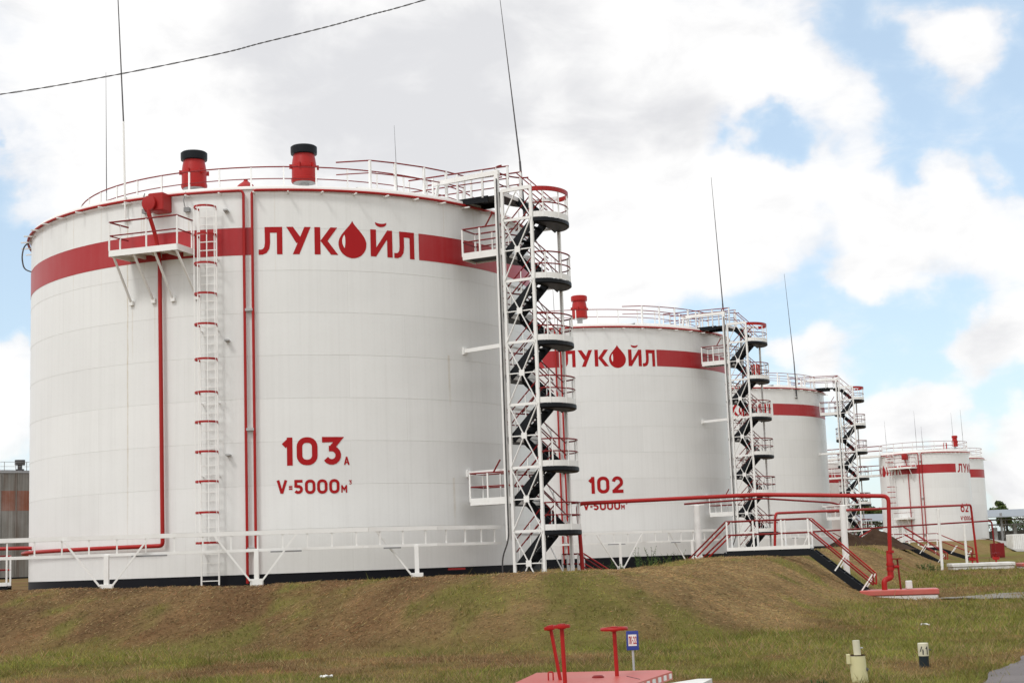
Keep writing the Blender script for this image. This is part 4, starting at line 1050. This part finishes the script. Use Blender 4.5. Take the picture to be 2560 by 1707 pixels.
# foreground valve pit
ZS = hz(1.5, 21.4)+.26
t = empty('valve_pit', (.8, 19.2, hz(.8, 19.2)), 0, 'pale red slab of a valve pit at the bottom edge', 'concrete slab')
o = V(t.location)
poly = [(-.32, 18.0), (.17, 20.72), (1.85, 20.40), (1.90, 20.10), (.80, 17.0)]
mb = MB().prism([(x-o.x, y-o.y) for x, y in poly], ZS-.10-o.z, ZS-o.z); so = mb.build('slab', 'slabred', t)
pw = [(-.5, 17.9), (.1, 20.6), (1.8, 20.3), (2.32, 20.95), (2.50, 20.9), (1.3, 17.0)]
MB().prism([(x-o.x, y-o.y) for x, y in pw], -.35, ZS-.17-o.z).build('slab_kerb', 'whitewash', t)
for k in range(12):
    f = (k+.5)/12; p = V((1.90, 20.10, 0)).lerp(V((.80, 17.0, 0)), f); MB().box((p.x-o.x+.002, p.y-o.y, ZS-o.z-.05), (.02, random.uniform(.05, .14), .06), rad(-20)).build('paint_chip', 'whitewash', so)
MB().tube(bend([(.30-o.x, 19.34-o.y, ZS-o.z-.02), (.30-o.x, 19.34-o.y, ZS-o.z+.10), (.36-o.x, 19.34-o.y, ZS-o.z+.10), (.36-o.x, 19.34-o.y, ZS-o.z-.02)], .02, 3), .010, 6).build('lid_handle', 'red', so, True)
MB().lathe([(0, .03), (.055, .028), (.075, .012), (.075, -.01)], (.92-o.x, 19.5-o.y, ZS-o.z), 14).build('lid_knob', 'darkred', so, True)
mb = MB().bar((1.28-o.x, 19.55-o.y, ZS-o.z+.001), (1.40-o.x, 19.0-o.y, ZS-o.z+.001), .012, .006); mb.build('slab_crack', 'glyph', so)
def handwheel(x, y, h, dx, dy, R_, r_, label, sq=False):
    z0 = ZS-.02; t = empty('handwheel_valve', (x, y, z0), 0, label, 'valve handwheel', 'red valve stems in the pit')
    ax = V((dx, dy, h)).normalized(); top = V((dx, dy, h))
    MB().tube([(0, 0, 0), top], r_, 14).build('stem', 'red', t, True)
    w = MB(); Q = V((0, 0, 1)).rotation_difference(ax).to_matrix()
    w.lathe([(R_*.80, -.018), (R_, -.018), (R_*1.04, 0), (R_, .020), (R_*.80, .020), (R_*.76, 0), (R_*.80, -.018)], top, 32, axis=ax)
    for k in range(4): 
        a = k*pi/2+.4; w.bar(top, top+Q @ V((R_*.8*cos(a), R_*.8*sin(a), 0)), .03, .018)
    w.lathe([(0, -.03), (.05, -.03), (.05, .03), (0, .035)], top, 14, axis=ax)
    w.build('wheel', 'red', t, True)
handwheel(.45, 19.35, .655, -.10, .0, .080, .023, 'short leaning red valve stem, leftmost of the three')
handwheel(.49, 18.80, .69, -.015, 0, .100, .026, 'upright red valve stem with small wheel, middle of the three')
handwheel(1.165, 19.65, .60, -.012, 0, .170, .026, 'red valve stem with the widest wheel beside the blue sign')
# blue sign
t = empty('hydrant_sign', (1.455, 20.75, hz(1.45, 20.75)), rad(4), 'small blue and white sign on a grey post behind the red slab', 'sign')
zc = -.945-t.location.z
MB().tube([(.01, .02, -.2), (0, .02, zc)], .016, 10).build('post', 'galv', t, True)
pn = MB().box((0, 0, zc), (.162, .012, .25), 0, .004).build('panel', 'blue', t)
MB().box((-.002, -.0075, zc+.005), (.112, .003, .148)).build('white_field', 'signwhite', pn)
mb = MB(); text(mb, 'ПК-22', 0, 0, .10, lambda x, y, l: V((-.049+x*.285, -.0105-l*.3, zc-.045+y)), .17, .14); mb.build('sign_text', 'letter', pn)
# cream pipe post
t = empty('cream_post', (4.42, 20.75, hz(4.42, 20.75)), 0, 'cream pipe post with rusty open top and inner pipe', 'post')
zt = -1.245-t.location.z
lean = lambda z: (-.03*z, 0)
MB().tube([(.035, 0, -.3), (-.012, 0, zt)], .108, 24).build('outer_pipe', 'cream', t, True)
MB().lathe([(.104, 0), (.111, .0), (.111, .012), (.094, .014), (.094, -.0)], (-.012, 0, zt), 24).build('rusty_rim', 'soil', t, True)
MB().tube([(.005, .0, zt-.1), (-.01, 0, zt+.20)], .047, 18).build('inner_pipe', 'creamgrey', t, True)
MB().box((-.128, -.02, zt-.04), (.045, .08, .13), 0, .006).build('side_bracket', 'cream', t)
MB().tube([(.03, 0, zt+.10), (.075, 0, zt+.10)], .010, 8).build('bolt', 'galv', t)
MB().tube([(.09, -.04, zt-.17), (.115, -.05, zt-.19)], .022, 8).build('bolt', 'rod', t)
# marker 41
t = empty('marker_post', (5.79, 22.7, hz(5.79, 22.7)), 0, 'short round marker post, white over black, numbered 41', 'marker post')
MB().lathe([(.070, -.15), (.070, .165), (.072, .17)], (0, 0, 0), 24).build('lower_half', 'navy', t, True)
uh = MB().lathe([(.074, .168), (.076, .18), (.076, .345), (.070, .352), (0, .354)], (0, 0, 0), 24).build('upper_half', 'creamgrey', t, True)
mb = MB(); text(mb, '41', -.052, .19, .115, lambda x, y, l: V((.0775*sin(x/.0775-.22), -.0775*cos(x/.0775-.22)-l*.3, y)), .15, .25, .75); mb.build('marker_number', 'glyph', uh)
MB().tube([(.07, 0, .255), (.112, 0, .25)], .009, 8).build('bolt', 'rod', t)
# litter
def rag(x, y, s, label):
    mb = MB(); n = 7; rg = random.Random(int(x*100))
    vs = [[V((x+(i/n-.5)*s*1.6, y+(j/n-.5)*s, hz(x, y)+.035+.05*rg.random())) for i in range(n+1)] for j in range(n+1)]
    mb.grid(lambda u, v: vs[round(v*n)][round(u*n)], n, n); tag(mb.build('litter', 'signwhite', smooth=True), label, 'litter', 'litter on the grass')
rag(8.85, 34.4, .12, 'white scrap lying on the grass beyond marker 41'); rag(-3.1, 24.6, .13, 'pale scrap on the grass left of the red valve pit'); rag(-17.2, 37.2, .18, 'pale scrap at the foot of the bank, far left')

# ------------------------------------------------------------------ overhead wire
wp = [(-20.5, 29.3, 8.75), (-13.5, 29.8, 9.45), (-10.16, 30, 9.83), (-7.96, 30, 10.13), (-5.75, 30, 10.51), (-4.87, 30, 10.71), (-3.54, 30, 11.0), (-2.65, 30, 11.22), (-1.53, 30, 11.5), (2.5, 30.2, 12.7), (8, 30.5, 14.6)]
def cat(pts, n=12):
    out = []
    P = [V(p) for p in pts]
    for i in range(len(P)-1):
        p0, p1, p2, p3 = P[max(i-1, 0)], P[i], P[i+1], P[min(i+2, len(P)-1)]
        for k in range(n):
            t_ = k/n; out.append(.5*((2*p1)+(p2-p0)*t_+(2*p0-5*p1+4*p2-p3)*t_*t_+(3*p1-p0-3*p2+p3)*t_**3))
    out.append(P[-1]); return out
wl = cat(wp, 40)
t = empty('overhead_cable', wp[0], 0, 'twisted dark cable sagging across the upper left sky', 'cable'); o = V(t.location)
for ph in (0, pi):
    MB().tube([p-o+V((0, .009*sin(i*.55+ph), .009*cos(i*.55+ph))) for i, p in enumerate(wl)], .0075, 5).build('strand', 'rod', t, True)

# ------------------------------------------------------------------ far right: soil heap, cabinet, canopy, walkway, trees
def heap(x, y, rx, ry, h, label):
    mb = MB(); n, m = 40, 14; z0 = hz(x, y)-.3
    vs = []
    for j in range(m+1):
        f = j/m
        for i in range(n):
            a = 2*pi*i/n; nn = .75+.5*float(fbm(np.array([cos(a)*2.2+x+f*1.5]), np.array([sin(a)*2.2+y]), 81, 4)[0])
            vs.append((x+rx*f*nn*cos(a), y+ry*f*nn*sin(a), z0+(h+.3)*(1-f)**1.1*(.75+.5*float(fbm(np.array([cos(a)*3*f+5]), np.array([sin(a)*3*f+y]), 91, 4)[0]))))
    mb.add(vs, [(j*n+i, j*n+(i+1) % n, (j+1)*n+(i+1) % n, (j+1)*n+i) for j in range(m) for i in range(n)])
    return tag(mb.build('soil_heap', 'soil', smooth=False), label, 'soil heap', 'soil heaps')
heap(21.4, 101, 1.9, 2.0, 1.05, 'dark brown soil heap behind the near footbridge, left one'); heap(23.9, 104, 2.7, 2.2, 1.15, 'larger dark soil heap beside the farthest stair tower')
t = empty('red_cabinet', (40.1, 130.5, hz(40.1, 130.5)), 0, 'red steel cabinet standing right of tank 62', 'cabinet'); MB().box((0, 0, .62), (1.05, .6, 1.2), 0, .03).build('body', 'darkred', t); MB().box((.0, -.31, .65), (.9, .02, 1.0), 0, .008).build('door', 'darkred', t)
t = empty('white_cabin', (53.0, 165, hz(53, 165)), 0, 'low white ribbed box under the canopy edge', 'container'); MB().box((0, 0, 1.0), (1.9, 2.2, 1.7), 0, .05).build('body', 'whitewash', t)
mb = MB()
for k in range(9): mb.box((-.8+k*.2, -1.12, 1.0), (.06, .05, 1.4))
mb.build('rib', 'white', t); MB().box((0, 0, .09), (1.8, 2, .18)).build('skid', 'rod', t)
def walkway(p, q, label):
    P_, Q_ = V(p), V(q); t = empty('walkway_bridge', p, 0, label, 'walkway', 'roof walkways'); L = (Q_-P_); d = L.normalized(); nrm = V((-d.y, d.x, 0))
    MB().bar((0, 0, -.1), L+V((0, 0, -.1)), .9, .22).build('deck', 'white', t)
    for s in (-1, 1):
        m2 = MB()
        for h_ in (1.1, .55): m2.tube([nrm*(.42*s)+V((0, 0, h_)), L+nrm*(.42*s)+V((0, 0, h_))], .03, 6)
        ro = m2.build('rail', 'darkred', t, True)
        n_ = 6
        for k in range(n_+1):
            p_ = L*(k/n_)+nrm*(.42*s); MB().bar(p_, p_+V((0, 0, 1.1)), .05, .05, d).build('post', 'white', ro)
walkway((33.5, 190, 11.0), (43.4, 183.2, 11.0), 'upper roof walkway joining tank 62 behind the farthest stair tower')
walkway((36.5, 192.5, 8.9), (44.3, 187, 8.9), 'lower plain walkway behind the farthest stair tower')
# canopy
t = empty('loading_canopy', (66, 228, hz(66, 228)), 0, 'long grey roofed loading canopy beyond tank 62', 'canopy'); o = V(t.location)
rz_ = 4.9-o.z
mb = MB()
mb.add([V((x, y, z))-V((o.x, o.y, o.z)) for x, y, z in ((38, 222, 3.95), (100, 222, 3.75), (100, 236, 5.1), (38, 236, 5.2), (38, 222, 4.05), (100, 222, 3.85), (100, 236, 5.2), (38, 236, 5.3))], [(3, 2, 1, 0), (4, 5, 6, 7), (0, 1, 5, 4), (1, 2, 6, 5), (2, 3, 7, 6), (3, 0, 4, 7)])
mb.build('roof', 'roofgrey', t)
for x in np.arange(40, 99, 4.2):
    for y in (223, 234): MB().box((x-o.x, y-o.y, 2.0), (.28, .28, 5.2 if y > 230 else 4.4)).build('column', 'grey', t)
for z in (3.3, 2.6): MB().tube([(-26, -4.6, z), (33, -4.6, z-.1)], .10, 8).build('service_pipe', 'grey', t, True)
MB().box((2, 1.0, 1.0), (50, .3, 1.4)).build('low_wall', 'concrete', t)
for x in np.arange(44, 96, 3.1): MB().box((x-o.x, 224.5-o.y+random.uniform(-.6, .6), 1.2), (.5, .5, random.uniform(1.6, 3.0)), 0, .04).tube([(x-o.x+.3, 224.6-o.y, 2.6), (x-o.x+1.4, 224.6-o.y, 2.6), (x-o.x+1.4, 224.6-o.y, .6)], .06, 6).build('loading_arm', 'galv', t)
# trees
def tree(x, y, h, w, label, seed, nleaf=2200):
    rg = np.random.default_rng(seed); z0 = hz(x, y); t = empty('tree', (x, y, z0), 0, label, 'tree', 'trees beyond the tanks')
    mb = MB().tube([(0, 0, -.3), (.1*h*.1, 0, h*.35), (.05, .1, h*.8)], .2, 8, radii=[.03*h, .02*h, .006*h])
    cl = []
    for k in range(9):
        a = rg.uniform(0, 2*pi); f = rg.uniform(.3, .85); L_ = w*.5*rg.uniform(.5, .95)*(1.15-f*.5); p = V((0, 0, h*f)); q = V((L_*cos(a), L_*sin(a), h*min(.93, f+.12)))
        mb.tube([p, p.lerp(q, .5)+V((0, 0, -.1)), q], .05, 5, radii=[.012*h, .008*h, .003*h]); cl.append((np.array(q), w*rg.uniform(.16, .27)))
    cl.append((np.array([0, 0, h*.85]), w*.22)); cl.append((np.array([0, 0, h*.6]), w*.3))
    mb.build('trunk', 'wood', t, True)
    c = MB(); vs = []; fs = []
    for i in range(nleaf):
        cc, rr_ = cl[rg.integers(len(cl))]; d = rg.normal(size=3); d /= np.linalg.norm(d); p = cc+d*rr_*rg.uniform(.35, 1.05)*np.array([1, 1, .8])
        if p[2] < h*.22: continue
        s = .035*h*rg.uniform(.5, 1.1); a1 = rg.normal(size=3); a1 /= np.linalg.norm(a1); a2 = np.cross(a1, rg.normal(size=3)); a2 /= np.linalg.norm(a2); n0 = len(vs)
        vs += [tuple(p-a1*s), tuple(p+a2*s*.6), tuple(p+a1*s), tuple(p-a2*s*.6)]; fs.append((n0, n0+1, n0+2, n0+3))
    c.add(vs, fs); c.build('crown', 'leaf', t)
TR = [(57.5, 262, 7.2, 5, 'pointed dark tree above the canopy just left of tank 62'), (62.5, 270, 6.6, 4, 'small tree above the canopy touching tank 62'), (81.5, 262, 7.0, 3.2, 'slim dark tree above the canopy right of tank 61'), (83.8, 268, 7.0, 3, 'second slim tree above the canopy right of tank 61'), (91, 255, 7.6, 6, 'round pale green tree above the right end of the canopy')]
for i, (x, y, h, w, lab) in enumerate(TR): tree(x, y, h, w, lab, 100+i)
for i in range(9): tree(54+i*6.2+random.uniform(-1, 1), 246+random.uniform(-2, 4), 4.6+random.uniform(-.4, .5), 5.5, 'leafy tree behind the canopy columns', 130+i, 1500)
for i in range(6): tree(-96+i*7.0, 262+random.uniform(-6, 6), 6+random.uniform(-.6, 1), 7, 'tree far behind the weathered tank', 160+i, 1000)

# ------------------------------------------------------------------ weeds
def weed(x, y, h, w, n, label, seed, group='weeds by the tank feet'):
    rg = np.random.default_rng(seed); t = empty('weed_clump', (x, y, hz(x, y)-.05), 0, label, 'weeds', group)
    st = MB(); vs = []; fs = []
    for i in range(n):
        bx_, by_ = rg.normal(size=2)*w*.28; hh = h*rg.uniform(.5, 1.05); lx_, ly_ = rg.normal(size=2)*.16*hh
        P3 = [V((bx_, by_, 0)), V((bx_+lx_*.3, by_+ly_*.3, hh*.5)), V((bx_+lx_, by_+ly_, hh))]
        st.tube(P3, .008, 4, radii=[.012, .009, .004])
        for k in range(16):
            f = rg.uniform(.12, 1); p = P3[0].lerp(P3[1], f*2) if f < .5 else P3[1].lerp(P3[2], f*2-1)
            a = rg.uniform(0, 2*pi); L_ = min(.20, .55*h)*rg.uniform(.5, 1.1)*(1.1-f*.5); d = V((cos(a), sin(a), .55)); s_ = V((-sin(a), cos(a), 0))*L_*.16; n0 = len(vs)
            vs += [tuple(p-s_*.2), tuple(p+d*L_*.5+s_), tuple(p+d*L_), tuple(p+d*L_*.5-s_)]; fs.append((n0, n0+1, n0+2, n0+3))
    st.build('stem', 'weed', t); MB().add(vs, fs).build('foliage', 'weed', t)
weed(6.7, 83, 1.45, 1.5, 26, 'tall willowy weeds before the black foot of the 102 tank', 1); weed(8.0, 83.5, 1.3, 1.3, 22, 'second tall weed clump at the 102 tank foot', 2); weed(9.6, 84, .95, 1.5, 20, 'lower dark weed clump at the 102 tank foot, rightmost', 3)
weed(5.0, 82, .75, 1.4, 16, 'low weed clump left of the tall ones at the 102 tank', 4)
weed(-2.35, 52.6, .42, .5, 8, 'small weed before the black foot of the 103 tank', 5); weed(-1.75, 53.2, .32, .5, 7, 'second small weed before the foot of the 103 tank', 6); weed(2.0, 55.2, .4, .8, 10, 'weeds at the foot of the nearest stair tower', 7)
weed(23.0, 88, .55, 1.2, 22, 'bright green bush left of the far white pad', 8)
weed(3.98, 20.9, .13, .35, 9, 'dark green weed beside the cream post', 9); weed(-.9, 52.0, .25, .5, 6, 'tiny weed left of the nearest stair tower', 10)
MB_ = MB().box((-2.2, 54.0, -.05), (.6, .12, .07)); tag(MB_.build('pipe_stub', 'darkred'), 'short dark red pipe stub at the foot of the 103 tank', 'pipe')
t = empty('drain_pipe', (-17.6, 55.6, hz(-17.6, 55.6)), 0, 'black drain pipe with valve at the left foot of the 103 tank', 'pipe'); MB().tube([(-1.4, 0, .12), (.1, 0, .14)], .09, 10).build('pipe_run', 'black', t, True); MB().lathe([(0, -.06), (.15, -.06), (.15, .06), (0, .06)], (.16, 0, .14), 14, axis=(1, 0, 0)).build('valve', 'grey', t, True)
